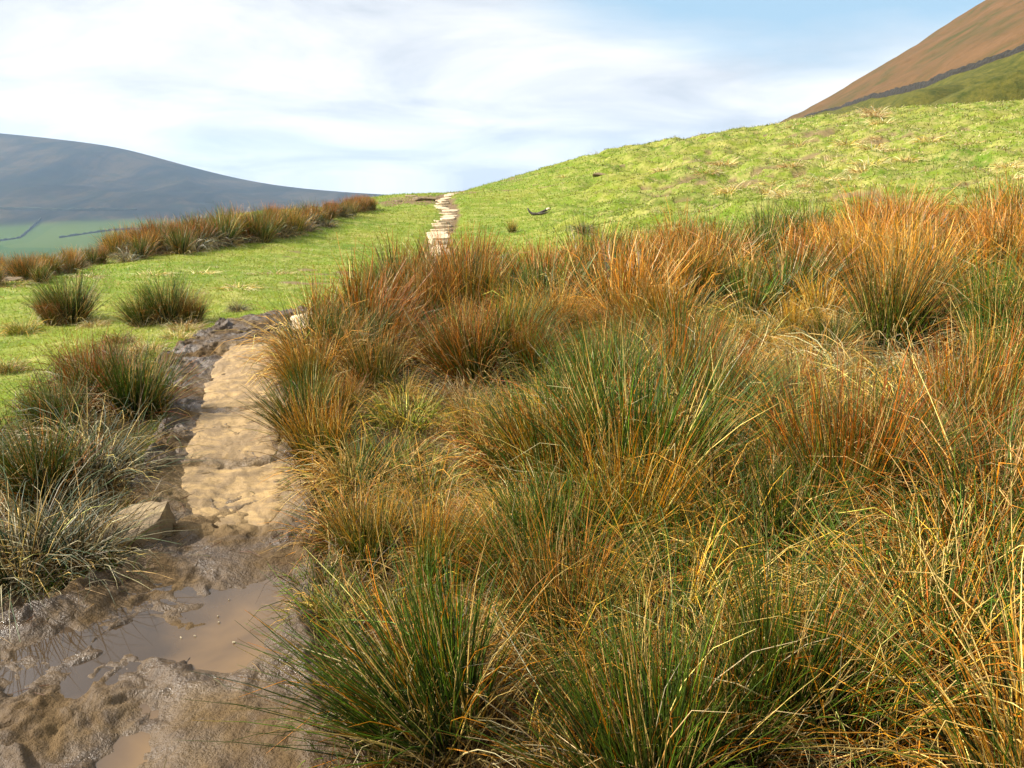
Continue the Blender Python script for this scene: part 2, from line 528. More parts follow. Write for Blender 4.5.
# ------------------------------------------------------------------ bracken hill to the right
_bp = []
for u, v, Y in [(760, 130, 300), (775, 125, 300), (832, 95, 290), (880, 66, 285), (930, 34, 280), (990, 0, 275), (1060, -45, 270), (1140, -85, 275), (1250, -110, 285), (1400, -110, 290),
                (1060, 42, 148), (1024, 53, 155), (990, 65, 163), (951, 76, 174), (917, 88, 188), (879, 98, 205), (845, 108, 225), (804, 117, 252), (1200, 10, 130),
                (1024, 95, 125), (950, 105, 130), (880, 112, 150), (1200, 70, 105)]:
    _bp.append(pix_at(u, v, Y))
WALL = [pix_at(u, v, Y) for u, v, Y in [(1260, -6, 122), (1200, 8, 130), (1060, 42, 148), (1024, 53, 155), (990, 65, 163), (951, 76, 174), (917, 88, 188), (879, 98, 205), (845, 108, 225), (804, 117, 252)]]
for x, y, z in [(60, 280, 2), (60, 330, -6), (78, 400, -8), (130, 400, 18), (190, 420, 40), (260, 400, 60), (40, 220, -4), (70, 180, 2), (70, 130, 3), (110, 110, 8),
                (45, 120, -3), (40, 160, -8), (55, 200, 0), (62, 150, 0), (85, 130, 4), (30, 110, -8), (25, 200, -14), (260, 300, 74), (260, 160, 48), (120, 520, -20), (230, 520, 10), (10, 300, -22), (20, 400, -30), (0, 160, -18)]:
    _bp.append(np.array([x, y, z]))
_bp = np.array(_bp)
BH = TPS(_bp[:, :2] / 100, _bp[:, 2], 1e-3)
bx, by = np.meshgrid(np.linspace(10, 300, 330), np.linspace(88, 540, 330), indexing='ij')
bz0 = BH(bx / 100, by / 100)
gulf = fbm(bx, by, 40, 5, .5, 61)
edge = np.minimum.reduce([sstep(10, 45, bx), sstep(88, 118, by), sstep(540, 480, by), 0.001 + sstep(320, 285, bx)])
bz = (bz0 + (1.6 * gulf + .5 * fbm(bx, by, 7, 3, .6, 62) - 1.4 * np.abs(fbm(bx, by * .3, 22, 3, .5, 63))) * sstep(110, 180, by)) * edge + (-40) * (1 - edge)
wl = np.array([(p[0], p[1]) for p in WALL])
wy = np.interp(bx.ravel(), wl[::-1, 0][np.argsort(wl[::-1, 0])], wl[::-1, 1][np.argsort(wl[::-1, 0])]).reshape(bx.shape)
above = sstep(-6, 3, by - wy + 2 * fbm(bx, by, 12, 3, .5, 8))
me = mesh_np('bracken_hill', np.stack([bx, by, bz], -1).reshape(-1, 3), grid_faces(330, 330)[:, ::-1])
set_val(me, above.ravel(), 'above')
m, t, p, out = new_mat('bracken_slope')
P = pos(t)
a = noise(t, P, .05, 9, .7, 1.2); b = noise(t, P, .22, 7, .7)
br = ramp(t, a, [(.38, (.050, .046, .014)), (.46, (.082, .052, .020)), (.54, (.098, .054, .022)), (.66, (.118, .064, .028))])
br = mix(t, ramp(t, b, [(.5, 0.0), (.75, .6)]), br, (.048, .032, .012))
gr = mix(t, ramp(t, noise(t, P, .5, 8, .75), [(.35, 0.0), (.65, 1.0)]), (.026, .034, .005), (.095, .084, .014))
set_in(t, p, 'Base Color', mix(t, attr(t, 'above'), gr, br)); set_in(t, p, 'Roughness', .95)
p.inputs['Specular IOR Level'].default_value = .1
bump(t, p, b, .8, 1.2)
tag(link('bracken_hill', me, m), kind='structure')

# ------------------------------------------------------------------ far moor across the valley
_mp = []
for u, v, Y in [(-700, 95, 2700), (-400, 112, 2600), (-200, 124, 2550), (-60, 130, 2500), (0, 135, 2500), (60, 141, 2480), (115, 149, 2450), (150, 160, 2450), (200, 175, 2500), (260, 184, 2600), (320, 190, 2700), (400, 197, 2900), (500, 206, 3000),
                (-200, 200, 1800), (0, 205, 1750), (0, 190, 1900), (100, 195, 1900), (180, 200, 1950), (100, 214, 1700), (220, 212, 1900), (320, 208, 2200),
                (0, 240, 1400), (80, 234, 1450), (150, 228, 1550), (-300, 245, 1350), (0, 255, 1200), (250, 222, 1700), (0, 165, 2150), (110, 175, 2150)]:
    _mp.append(pix_at(u, v, Y))
for x, y, z in [(-1800, 3600, 10), (-900, 3600, -130), (0, 3600, -140), (-500, 3100, -110), (-2500, 3000, 100), (-2600, 2000, 40), (-1800, 1100, -125), (-700, 1050, -134), (100, 1300, -134), (500, 2200, -120), (900, 3200, -110)]:
    _mp.append(np.array([x, y, z], float))
_mp = np.array(_mp)
MH = TPS(_mp[:, :2] / 1000, _mp[:, 2], 1e-4)
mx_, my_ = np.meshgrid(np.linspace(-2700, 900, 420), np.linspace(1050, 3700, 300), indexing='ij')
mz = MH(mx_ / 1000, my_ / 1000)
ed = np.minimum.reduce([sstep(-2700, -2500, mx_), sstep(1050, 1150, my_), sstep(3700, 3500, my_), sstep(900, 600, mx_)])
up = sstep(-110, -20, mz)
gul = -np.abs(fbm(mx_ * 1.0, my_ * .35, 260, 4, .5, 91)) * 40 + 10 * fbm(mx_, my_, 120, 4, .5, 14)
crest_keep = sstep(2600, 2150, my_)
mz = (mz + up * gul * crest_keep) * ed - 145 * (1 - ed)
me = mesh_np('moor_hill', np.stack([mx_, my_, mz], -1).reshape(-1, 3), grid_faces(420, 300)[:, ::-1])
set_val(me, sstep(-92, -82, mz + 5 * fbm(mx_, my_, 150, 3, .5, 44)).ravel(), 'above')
m, t, p, out = new_mat('heather_moor')
P = pos(t)
mp = N(t, 'ShaderNodeMapping'); mp.inputs['Scale'].default_value = (1.6, .45, .45); mp.inputs['Rotation'].default_value = (0, 0, .25)
L(t, P, mp.inputs['Vector'])
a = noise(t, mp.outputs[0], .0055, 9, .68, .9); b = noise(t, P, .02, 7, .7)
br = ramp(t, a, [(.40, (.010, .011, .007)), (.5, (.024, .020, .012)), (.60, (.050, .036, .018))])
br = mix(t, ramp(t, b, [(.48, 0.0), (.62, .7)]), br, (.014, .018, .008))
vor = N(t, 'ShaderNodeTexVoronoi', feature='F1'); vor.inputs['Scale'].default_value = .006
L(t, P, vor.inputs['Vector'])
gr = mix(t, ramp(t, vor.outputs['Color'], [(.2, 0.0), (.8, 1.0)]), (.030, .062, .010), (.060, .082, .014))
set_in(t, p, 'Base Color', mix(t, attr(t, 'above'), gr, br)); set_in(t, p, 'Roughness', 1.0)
p.inputs['Specular IOR Level'].default_value = 0.0
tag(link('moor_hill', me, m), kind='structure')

# hedgerows in the valley fields
m_hedge, t, p, out = new_mat('hedge_leaf')
P = pos(t)
set_in(t, p, 'Base Color', mix(t, noise(t, P, .4, 3), (.02, .03, .012), (.05, .05, .02))); set_in(t, p, 'Roughness', 1.0)
def hedge(pix, h, label):
    pts = []
    for (u0, v0, Y0), (u1, v1, Y1) in zip(pix[:-1], pix[1:]):
        for k in np.linspace(0, 1, 26, endpoint=False):
            q = pix_at(u0 + (u1 - u0) * k, v0, Y0 + (Y1 - Y0) * k)
            pts.append((q[0], q[1]))
    pts = np.array(pts); n = len(pts)
    z = MH(pts[:, 0] / 1000, pts[:, 1] / 1000)
    rng = np.random.default_rng(int(pix[0][0] + 500))
    V = []
    for i in range(n):
        hh = h * rng.uniform(.5, 1.5); w = h * rng.uniform(.4, .8)
        for dx, dz in ((-w, -3), (-w * .9, hh * .6), (-w * .3, hh), (w * .4, hh * .9), (w, hh * .5), (w, -3)):
            V.append((pts[i, 0] + rng.uniform(-1, 1), pts[i, 1] + dx, z[i] + dz))
    tag(link('hedgerow', mesh_np('hedgerow', np.array(V), grid_faces(n, 6), False), m_hedge), label, 'hedge', 'hedgerows in the far valley')
hedge([(-40, 216, 1720), (60, 216, 1720), (140, 216, 1780)], 3, 'long dark hedgerow along the top of the far green fields')
hedge([(-20, 240, 1350), (20, 240, 1420), (45, 240, 1640)], 2.2, 'dark hedgerow running up between the far green fields at the left edge')
hedge([(60, 240, 1400), (120, 230, 1520), (200, 230, 1580)], 2.2, 'dark hedgerow slanting across the lower far green field')

# ------------------------------------------------------------------ drystone wall on the bracken hill
m_wall, t, p, out = new_mat('dark_gritstone')
P = pos(t)
vor = N(t, 'ShaderNodeTexVoronoi'); vor.inputs['Scale'].default_value = 2.0; L(t, P, vor.inputs['Vector'])
set_in(t, p, 'Base Color', mix(t, vor.outputs['Distance'], (.022, .018, .011), (.010, .008, .005))); set_in(t, p, 'Roughness', .95)
bump(t, p, vor.outputs['Distance'], 1.0, .15)
def bh_z(x, y):
    i = (np.asarray(x) - 10) / (290 / 329); j = (np.asarray(y) - 88) / (452 / 329)
    i0 = np.clip(np.floor(i).astype(int), 0, 328); j0 = np.clip(np.floor(j).astype(int), 0, 328)
    fi, fj = i - i0, j - j0
    return (bz[i0, j0] * (1 - fi) + bz[i0 + 1, j0] * fi) * (1 - fj) + (bz[i0, j0 + 1] * (1 - fi) + bz[i0 + 1, j0 + 1] * fi) * fj
V = []
pts = []
for (ax, ay, _), (cx_, cy_, _) in zip(WALL[:-1], WALL[1:]):
    n = max(2, int(math.hypot(cx_ - ax, cy_ - ay) / .7))
    for k in range(n):
        pts.append((ax + (cx_ - ax) * k / n, ay + (cy_ - ay) * k / n))
pts = np.array(pts)
tang = np.gradient(pts, axis=0); tang /= np.linalg.norm(tang, axis=1)[:, None]
nor = np.stack([-tang[:, 1], tang[:, 0]], 1)
wz = bh_z(pts[:, 0], pts[:, 1])
hh = np.interp(pts[:, 1], [150, 200, 225, 245], [1.05, 1.1, .6, .1]) + .2 * vnoise(np.arange(len(pts)), 0 * wz, 6, 3) + RNG.uniform(-.16, .16, len(pts))
tum = vnoise(np.arange(len(pts)), 0 * wz, 22, 9)
hh *= np.where(tum < -.55, .55, 1)
prof = [(-.45, -1.0), (-.40, .35), (-.34, .7), (-.26, 1.0), (.26, 1.0), (.34, .7), (.40, .35), (.45, -1.0)]
W = np.zeros((len(pts), 8, 3))
for k, (o, f) in enumerate(prof):
    jit = RNG.uniform(-.07, .07, (len(pts), 3))
    W[:, k, 0] = pts[:, 0] + nor[:, 0] * o + jit[:, 0]
    W[:, k, 1] = pts[:, 1] + nor[:, 1] * o + jit[:, 1]
    W[:, k, 2] = wz + hh * f + jit[:, 2]
tag(link('drystone_wall', mesh_np('drystone_wall', W.reshape(-1, 3), grid_faces(len(pts), 8), False), m_wall),
    'long dark drystone wall climbing across the brown bracken hillside', 'wall')

# ------------------------------------------------------------------ mud, slabs and puddle
def patch(name, x0, x1, y0, y1, step, zfun, keep, mat, parent=None, flat=False):
    xs, ys = np.arange(x0, x1 + step, step), np.arange(y0, y1 + step, step)
    X, Y = np.meshgrid(xs, ys, indexing='ij')
    Z = zfun(X, Y)
    K = keep(X, Y)
    f = grid_faces(len(xs), len(ys))[:, ::-1]
    f = f[K.ravel()[f].any(1)]
    used = np.unique(f); remap = np.zeros(X.size, np.int64); remap[used] = np.arange(len(used))
    v = np.stack([X, Y, Z], -1).reshape(-1, 3)[used]
    me = mesh_np(name, v, remap[f])
    return link(name, me, mat, parent), v

SLABS = [G([(229, 349), (276, 346), (284, 380), (278, 406), (240, 410), (200, 408), (203, 392), (213, 370)]),
         G([(199, 411), (240, 413), (278, 409), (284, 432), (279, 458), (250, 463), (181, 461), (186, 440)]),
         G([(179, 465), (258, 467), (293, 460), (294, 485), (286, 510), (270, 530), (208, 530), (180, 508)])]
SLAB_BEND = G([(292, 322), (335, 317), (338, 324), (318, 330), (290, 329)])

_rf = np.random.default_rng(5)
FOOT = [(x, y, a, l) for x, y, a, l in zip(_rf.uniform(-2.2, -.3, 60), _rf.uniform(1.2, 8.5, 60), _rf.uniform(-.5, .5, 60), _rf.uniform(.22, .3, 60))]
CHURN = G([(150, 420), (165, 350), (196, 322), (250, 318), (310, 318), (300, 336), (232, 344), (212, 368), (203, 395), (196, 440), (180, 470), (150, 480)])
def mud_z(x, y):
    base = land(x, y) + turf_lump(x, y)
    sd = mud_sd(x, y)
    wx = x + .05 * vnoise(x, y, .13, 81); wy_ = y + .05 * vnoise(x, y, .13, 82)
    rg = 1 - 2 * np.abs(fbm(wx, wy_, .20, 3, .5, 41))
    rg1 = 1 - 2 * np.abs(fbm(wx, wy_, .085, 3, .55, 42))
    rg2 = fbm(wx, wy_, .05, 3, .6, 43)
    big = fbm(x, y, .7, 3, .5, 47)
    pud = np.maximum(poly_sd(x, y, PUDDLE), poly_sd(x, y, PUDDLE2)) + .01 + .10 * fbm(x, y, .28, 3, .6, 51)
    inp = sstep(-.09, .12, pud)
    chn = sstep(-.10, .10, poly_sd(x, y, CHURN))
    left = sstep(-.95, -1.25, x) * sstep(3.3, 2.9, y)
    k = .45 + .65 * sstep(-.3, .4, fbm(x, y, .5, 2, .5, 97)) + .7 * sstep(.22, .02, sd) + .9 * chn + .6 * left
    z = .024 + .020 * big + k * (.018 * rg + .011 * rg1 + .007 * rg2) - .025 * chn
    for fx_, fy_, a, l in FOOT:
        ux, uy = (x - fx_) * math.cos(a) - (y - fy_) * math.sin(a), (x - fx_) * math.sin(a) + (y - fy_) * math.cos(a)
        e = (ux / .055) ** 2 + (uy / (l / 2)) ** 2 + .5 * rg2
        z = z - .028 * sstep(1.1, .7, e) + .010 * np.exp(-((e - 1.5) / .35) ** 2)
    deep = sstep(-1.25, -.85, x)                                   # the puddle is clearest to the right, islands break it to the left
    z = z * (1 - inp) + (-.014 - .022 * deep + .012 * big + (1.35 - .95 * deep) * (.020 * rg + .010 * rg1) + .006 * rg2 - .012 * sstep(0, .25, pud)) * inp
    for s in SLABS + [SLAB_BEND]:
        s_in = sstep(-.07, .06, poly_sd(x, y, s))
        z = z * (1 - .9 * s_in) + (.016 * rg2 + .020 * rg + .016 * big - .004) * .9 * s_in
    z = z - .11 * sstep(-.02, -.14, sd)                             # the mud dips under the turf at its rim
    z = z - .016 * sstep(-.1, .1, poly_sd(x, y, WET))
    return base + z

mud, mv = patch('mud_path', -3.45, .35, .95, 9.7, .0105, mud_z, lambda x, y: mud_sd(x, y) > -.16, M_MUD)
sdv = mud_sd(mv[:, 0], mv[:, 1])
drym = np.zeros(len(mv))
for s in SLABS:
    drym = np.maximum(drym, sstep(-.18, .0, poly_sd(mv[:, 0], mv[:, 1], s)))
drym = drym * .7 * sstep(-.3, .3, fbm(mv[:, 0], mv[:, 1], .3, 4, .6, 66) + .3)
darkm = sstep(-.15, .12, poly_sd(mv[:, 0], mv[:, 1], CHURN) + .1 * fbm(mv[:, 0], mv[:, 1], .3, 3, .6, 12)) * .85
set_val(mud.data, drym, 'dry'); set_val(mud.data, darkm, 'dark')
tag(mud, kind='structure')

water, _ = patch('puddle', -2.6, -.2, 1.0, 3.6, .05, lambda x, y: 0 * x + .0, lambda x, y: np.maximum(poly_sd(x, y, PUDDLE), poly_sd(x, y, PUDDLE2)) > -.12, M_WATER)
tag(water, kind='structure')

def stone_patch(name, poly, thick, rough, mat, label, cat, group, seed, step=.009, tilt=(0, 0), base_off=0.0):
    poly = np.array(poly); c = poly.mean(0)
    def zf(x, y):
        sd = poly_sd(x, y, poly) + .045 * fbm(x, y, .18, 5, .65, seed)
        lay = fbm(x * 1.0, y * .45, .10, 4, .55, seed + 3)
        return land(x, y) + turf_lump(x, y) + base_off - .10 + (thick + .10) * sstep(-.008, .014, sd) - .012 * sstep(.07, .0, sd) + rough * (fbm(x, y, .35, 4, .55, seed + 1) + .55 * lay + .22 * fbm(x + .5 * y, y * .35, .035, 3, .6, seed + 8)) \
            + tilt[0] * (x - c[0]) + tilt[1] * (y - c[1])
    o, v = patch(name, poly[:, 0].min() - .1, poly[:, 0].max() + .1, poly[:, 1].min() - .1, poly[:, 1].max() + .1, step, zf,
                 lambda x, y: poly_sd(x, y, poly) > -.05, mat)
    return tag(o, label, cat, group)
SG = 'worn sandstone slabs of the near path'
stone_patch('paving_slab', SLABS[0], .030, .016, M_SLAB, 'farthest worn yellow slab of the near path, beside the churned mud', 'slab', SG, 101)
stone_patch('paving_slab', SLABS[1], .026, .015, M_SLAB, 'middle worn yellow slab of the near path between two joints', 'slab', SG, 111)
stone_patch('paving_slab', SLABS[2], .020, .017, M_SLAB, 'nearest worn yellow slab of the path, muddy towards the puddle', 'slab', SG, 121)
stone_patch('paving_slab', SLAB_BEND, .07, .015, M_STEP, 'pale slab at the bend where the path turns behind the rushes', 'slab', SG, 131, .02)

# ------------------------------------------------------------------ loose stones
import bmesh
def rock_mesh(name, pts, bev, disp, seed, sub=3):
    bm = bmesh.new()
    for q in pts: bm.verts.new(q)
    bmesh.ops.convex_hull(bm, input=bm.verts)
    bmesh.ops.dissolve_limit(bm, angle_limit=R(8), verts=bm.verts, edges=bm.edges)
    bmesh.ops.bevel(bm, geom=list(bm.edges), offset=bev, segments=2, profile=.6, affect='EDGES')
    bmesh.ops.triangulate(bm, faces=bm.faces)
    bmesh.ops.subdivide_edges(bm, edges=bm.edges, cuts=sub, use_grid_fill=True)
    bm.normal_update()
    vs = list(bm.verts)
    co = np.array([v.co for v in vs]); no = np.array([v.normal for v in vs])
    d = fbm(co[:, 0] + co[:, 2] * .7, co[:, 1] - co[:, 2] * .6, disp * 6, 4, .55, seed) * disp
    for v, c, n_, dd in zip(vs, co, no, d): v.co = c + n_ * dd
    me = bpy.data.meshes.new(name); bm.to_mesh(me); bm.free()
    me.polygons.foreach_set('use_smooth', np.ones(len(me.polygons), bool))
    return me

bx0, by0 = pix_ground(118, 556)
me = rock_mesh('boulder', [(-.20, -.10, -.08), (.15, -.13, -.08), (.19, .13, -.08), (-.17, .16, -.08), (-.21, -.08, .035), (.06, -.115, .075), (.155, -.05, .125), (.165, .12, .15), (-.02, .17, .115), (-.19, .12, .06)], .012, .017, 7, 4)
o = tag(link('boulder', me, M_ROCK), 'angular brown sandstone block lying at the mud edge under the straw tussock', 'rock')
o.location = (bx0, by0 + .1, float(land(bx0, by0)) + .01); o.rotation_euler = (0, 0, R(12))

# stepped slabs of the far path
m0 = np.random.default_rng(77)
zs = [(450, 326, 60), (448, 309, 56), (442, 291, 58), (436, 275, 66), (440, 262, 72), (447, 252, 70), (455, 243, 66), (459, 234, 62), (465, 225, 58), (474, 217, 54), (482, 209, 50), (480, 201, 46),
      (472, 193, 44), (463, 185, 44), (456, 176, 42), (453, 167, 40), (455, 159, 38), (462, 151, 34), (478, 143, 26), (488, 138, 22)]
words = ['lowest pale step slab of the far path, half hidden behind the rush tips', None, None, 'pale slab with a dark riser edge low on the far path', None, None, None, None, None, None,
         'pale slab at the rightward bend of the far path', None, None, None, None, None, None, None, None, 'topmost tiny pale slab where the far path meets the sky']
for i, (zu, zv, zw) in enumerate(zs):
    u, v = 300 + zu / 3.2, 150 + zv / 3.2
    x, y = pix_ground(u, v); dist = math.hypot(x, y)
    hw = zw / 3.2 / FPX * dist * .5 * m0.uniform(.8, 1.25); x += m0.uniform(-.10, .10); zn = zs[i + 1] if i + 1 < len(zs) else (zs[i][0], zs[i][1] - 10)
    xn, yn = pix_ground(300 + zn[0] / 3.2, 150 + zn[1] / 3.2)
    dp_ = min(.95, max(.25, math.hypot(xn - x, yn - y) * .56)) * m0.uniform(.6, 1.0)
    pp = []
    for s in range(9):
        a = s / 9 * 2 * math.pi + m0.uniform(-.2, .2)
        kx, ky = math.copysign(abs(math.cos(a)) ** .5, math.cos(a)), math.copysign(abs(math.sin(a)) ** .5, math.sin(a))
        pp += [(kx * hw * m0.uniform(.9, 1.06), ky * dp_ * m0.uniform(.9, 1.06), .0 + m0.uniform(-.012, .012)), (kx * hw, ky * dp_, -.22)]
    me = rock_mesh('step_slab', pp, .012, .012, 200 + i, 1)
    o = tag(link('step_slab', me, M_STEP), words[i] or 'pale sandstone step slab in the run climbing the far path', 'slab', 'step slabs climbing the far path')
    o.location = (x, y, float(ground_z(np.array([x]), np.array([y]))[0]) + .035); o.rotation_euler = (R(m0.uniform(-4, 4)), R(m0.uniform(-5, 5)), R(m0.uniform(-24, 24)))

# small bare stones on the lawn and the earth scar near the crest
for u, v, sz, lab in [(16, 281, .16, 'flat grey stone at the left end of the lawn below the rushes'), (424, 201, .35, 'dark eroded earth block left of the far path near the crest'),
                      (410, 197, .25, 'small dark earth block at the crest above the eroded scar'), (398, 202, .14, 'small pale stone left of the eroded scar near the crest'), (433, 199, .16, 'small loose stone just left of the top of the far path'),
                      (602, 178, .30, 'dark stone on the skyline of the right slope')]:
    x, y = pix_ground(u, v)
    pp = [(m0.uniform(-1, 1) * sz * 1.6, m0.uniform(-.6, .6) * sz, m0.uniform(-.3, .45) * sz) for _ in range(16)]
    o = tag(link('stone', rock_mesh('stone', pp, .02, .03, int(u), 2), M_ROCK), lab, 'stone')
    o.location = (x, y, float(ground_z(np.array([x]), np.array([y]))[0]))

# pale flecks floating on the puddle
m_fleck, t, p, out = new_mat('pale_leaf')
set_in(t, p, 'Base Color', mix(t, noise(t, pos(t), 40), (.55, .45, .28), (.4, .32, .18))); set_in(t, p, 'Roughness', .5)
for u, v in [(218, 617), (219, 624), (195, 637), (234, 644), (181, 639), (229, 601)]:
    x, y = pix_ground(u, v); a = m0.uniform(0, 6); s = m0.uniform(.0018, .0042)
    top = [(math.cos(k / 7 * 6.283) * s * (1.5 + .3 * math.sin(k * 2.1)), math.sin(k / 7 * 6.283) * s, .002 + .002 * math.cos(k)) for k in range(7)]
    vv = top + [(q[0], q[1], q[2] - .003) for q in top]
    me = bpy.data.meshes.new('floating_leaf')
    me.from_pydata(vv, [], [tuple(range(7)), tuple(range(13, 6, -1))] + [(k, k + 7, (k + 1) % 7 + 7, (k + 1) % 7) for k in range(7)])
    o = tag(link('floating_leaf', me, m_fleck), 'tiny pale leaf scrap floating on the brown puddle', 'leaf', 'pale leaf scraps on the puddle')
    o.location = (x, y, .003); o.rotation_euler = (0, 0, a)

# fallen branch on the slope
m_bark, t, p, out = new_mat('dark_bark')
set_in(t, p, 'Base Color', mix(t, noise(t, pos(t), 12, 5), (.035, .028, .02), (.09, .07, .05))); set_in(t, p, 'Roughness', .9)
m_cut, t, p, out = new_mat('bare_wood')
set_in(t, p, 'Base Color', mix(t, noise(t, pos(t), 20, 4), (.55, .47, .30), (.4, .33, .2))); set_in(t, p, 'Roughness', .8)
def tube(name, pts, rad, mat, parent, sides=8):
    pts = np.array(pts, float); rad = np.array(rad, float)
    d = np.gradient(pts, axis=0); d /= np.linalg.norm(d, axis=1)[:, None]
    ref = np.array([.3, .9, .1]); s = np.cross(d, ref); s /= np.linalg.norm(s, axis=1)[:, None]; q = np.cross(d, s)
    an = np.arange(sides) / sides * 2 * math.pi
    ring = pts[:, None] + rad[:, None, None] * (np.cos(an)[None, :, None] * s[:, None] + np.sin(an)[None, :, None] * q[:, None])
    ring = ring + m0.uniform(-.12, .12, ring.shape) * rad[:, None, None]
    v = np.concatenate([ring.reshape(-1, 3), pts[:1], pts[-1:]]); n = len(pts)
    f = [(i * sides + j, i * sides + (j + 1) % sides, (i + 1) * sides + (j + 1) % sides, (i + 1) * sides + j) for i in range(n - 1) for j in range(sides)]
    f += [(n * sides, (j + 1) % sides, j) for j in range(sides)] + [(n * sides + 1, (n - 1) * sides + j, (n - 1) * sides + (j + 1) % sides) for j in range(sides)]
    me = bpy.data.meshes.new(name); me.from_pydata([tuple(c) for c in v], [], f)
    me.polygons.foreach_set('use_smooth', np.ones(len(me.polygons), bool))
    return link(name, me, mat, parent)
px, py = pix_ground(540, 216)
bl = math.hypot(px, py) / FPX                                   # metres per pixel there
br_ = empty('fallen_branch', (px, py, float(ground_z(np.array([px]), np.array([py]))[0])))
tag(br_, 'dark forked dead branch with a pale broken end lying on the green slope', 'branch')
tube('limb', [(-.42, 0, .22), (-.36, .02, .10), (-.27, 0, .03), (-.1, -.02, .02), (.08, .01, .10), (.22, .03, .16)], [.02, .035, .05, .05, .045, .04], m_bark, br_)
tube('twig', [(-.1, -.02, .03), (.1, -.12, .05), (.3, -.1, .10)], [.03, .022, .012], m_bark, br_, 6)
tube('broken_end', [(.22, .03, .16), (.30, .03, .20), (.36, .02, .19)], [.042, .04, .025], m_cut, br_)

# ------------------------------------------------------------------ blades
def blades(rng, roots, dirs, length, droop, width, nseg=5, sides=3, kink=.0, wind=(0, 0, 0), curl=.15):
    """thin tapered stems, as one vertex/face array; returns verts, faces, t along the stem, stem index"""
    n = len(roots)
    d = dirs / np.linalg.norm(dirs, axis=1)[:, None]
    t = np.linspace(0, 1, nseg + 1)
    P = np.zeros((n, nseg + 1, 3)); D = np.zeros_like(P)
    P[:, 0] = roots
    side = rng.normal(0, curl, (n, 3)); side[:, 2] *= .3
    kseg = rng.integers(2, nseg + 1, n) if nseg > 2 else np.full(n, 99)
    kon = rng.random(n) < kink
    kdir = rng.normal(0, .9, (n, 3)); kdir[:, 2] -= .5
    wind = np.array(wind)
    for k in range(nseg + 1):
        tk = t[k]
        q = d + side * tk + wind * tk ** 1.3
        q[:, 2] -= droop * (1.6 * tk ** 1.5)
        q = np.where((kon & (k >= kseg))[:, None], q * .45 + kdir, q)
        q /= np.linalg.norm(q, axis=1)[:, None]
        D[:, k] = q
        if k: P[:, k] = P[:, k - 1] + (D[:, k - 1] + D[:, k]) * .5 * (length / nseg)[:, None]
    ref = rng.normal(0, 1, (n, 1, 3))
    s1 = np.cross(D, ref); s1 /= np.maximum(np.linalg.norm(s1, axis=2), 1e-6)[..., None]
    rad = (width * .5)[:, None] * (1 - .82 * t[None] ** 1.6)
    if sides == 2:
        V = np.stack([P - s1 * rad[..., None], P + s1 * rad[..., None]], 2)
    else:
        s2 = np.cross(D, s1)
        V = np.stack([P + rad[..., None] * (math.cos(a) * s1 + math.sin(a) * s2) for a in (0, 2.094, 4.189)], 2)
    m_ = sides
    base = (np.arange(n) * (nseg + 1) * m_)[:, None, None]
    k = np.arange(nseg)[None, :, None] * m_
    if sides == 2:
        j = np.zeros((1, 1, 1), int); j2 = j + 1
    else:
        j = np.arange(3)[None, None]; j2 = (j + 1) % 3
    f = np.stack(np.broadcast_arrays(base + k + j, base + k + j2, base + k + m_ + j2, base + k + m_ + j), -1).reshape(-1, 4)
    tt = np.broadcast_to(t[None, :, None], V.shape[:3]).ravel(); ids = np.broadcast_to(np.arange(n)[:, None, None], V.shape[:3]).ravel()
    return V.reshape(-1, 3), f, tt, ids

C = {k: np.array(v) for k, v in dict(
    green=(.080, .130, .013), dgreen=(.018, .037, .007), ygreen=(.205, .21, .020), lime=(.130, .205, .010), grey=(.16, .19, .10), olive=(.105, .090, .015),
    rust=(.42, .125, .020), orange=(.60, .27, .05), straw=(.66, .45, .155), pale=(.62, .50, .26), brown=(.125, .060, .018), gold=(.60, .315, .055), greystraw=(.33, .28, .155)).items()}

def stem_mesh(seed, pops, scale_w=1.0, sides=3, nseg=5):
    """pops: list of (count, len_lo, len_hi, radius, splay_deg, droop, base colour, tip colour, where the tip starts, width, kink)"""
    rng = np.random.default_rng(seed)
    VV, FF, CC, off = [], [], [], 0
    for (n, l0, l1, r0, splay, droop, cb, ct, tm, w, kink) in pops:
        a = rng.uniform(0, 2 * math.pi, n); q = np.sqrt(rng.random(n)); r = r0 * q
        roots = np.stack([np.cos(a) * r, np.sin(a) * r, np.full(n, -.04)], 1)
        sp = R(splay) * (.25 + .9 * q) * rng.uniform(.35, 1.15, n)
        a2 = a + rng.normal(0, .5, n)
        dirs = np.stack([np.cos(a2) * np.sin(sp), np.sin(a2) * np.sin(sp), np.cos(sp)], 1) + rng.normal(0, .06, (n, 3))
        ln = rng.uniform(l0, l1, n) * rng.uniform(.8, 1.0, n)
        v, f, t, ids = blades(rng, roots, dirs, ln, droop * rng.uniform(.3, 1.5, n), w * scale_w * rng.uniform(.7, 1.25, n), nseg, sides, kink)
        bri = rng.lognormal(-.05, .36, n)[ids][:, None]
        tmix = sstep(tm - .25, tm + .25, t + rng.normal(0, .12, n)[ids])[:, None]
        alt = rng.random(n)[ids][:, None] < .12
        c = (C[cb] * (1 - tmix) + C[ct] * tmix) * bri
        c = np.where(alt, C['straw'] * bri * .85, c)
        VV.append(v); FF.append(f + off); CC.append(c); off += len(v)
    me = mesh_np('stems', np.concatenate(VV), np.concatenate(FF))
    set_col(me, np.clip(np.concatenate(CC), 0, .9))
    me.materials.append(M_RUSH)
    return me

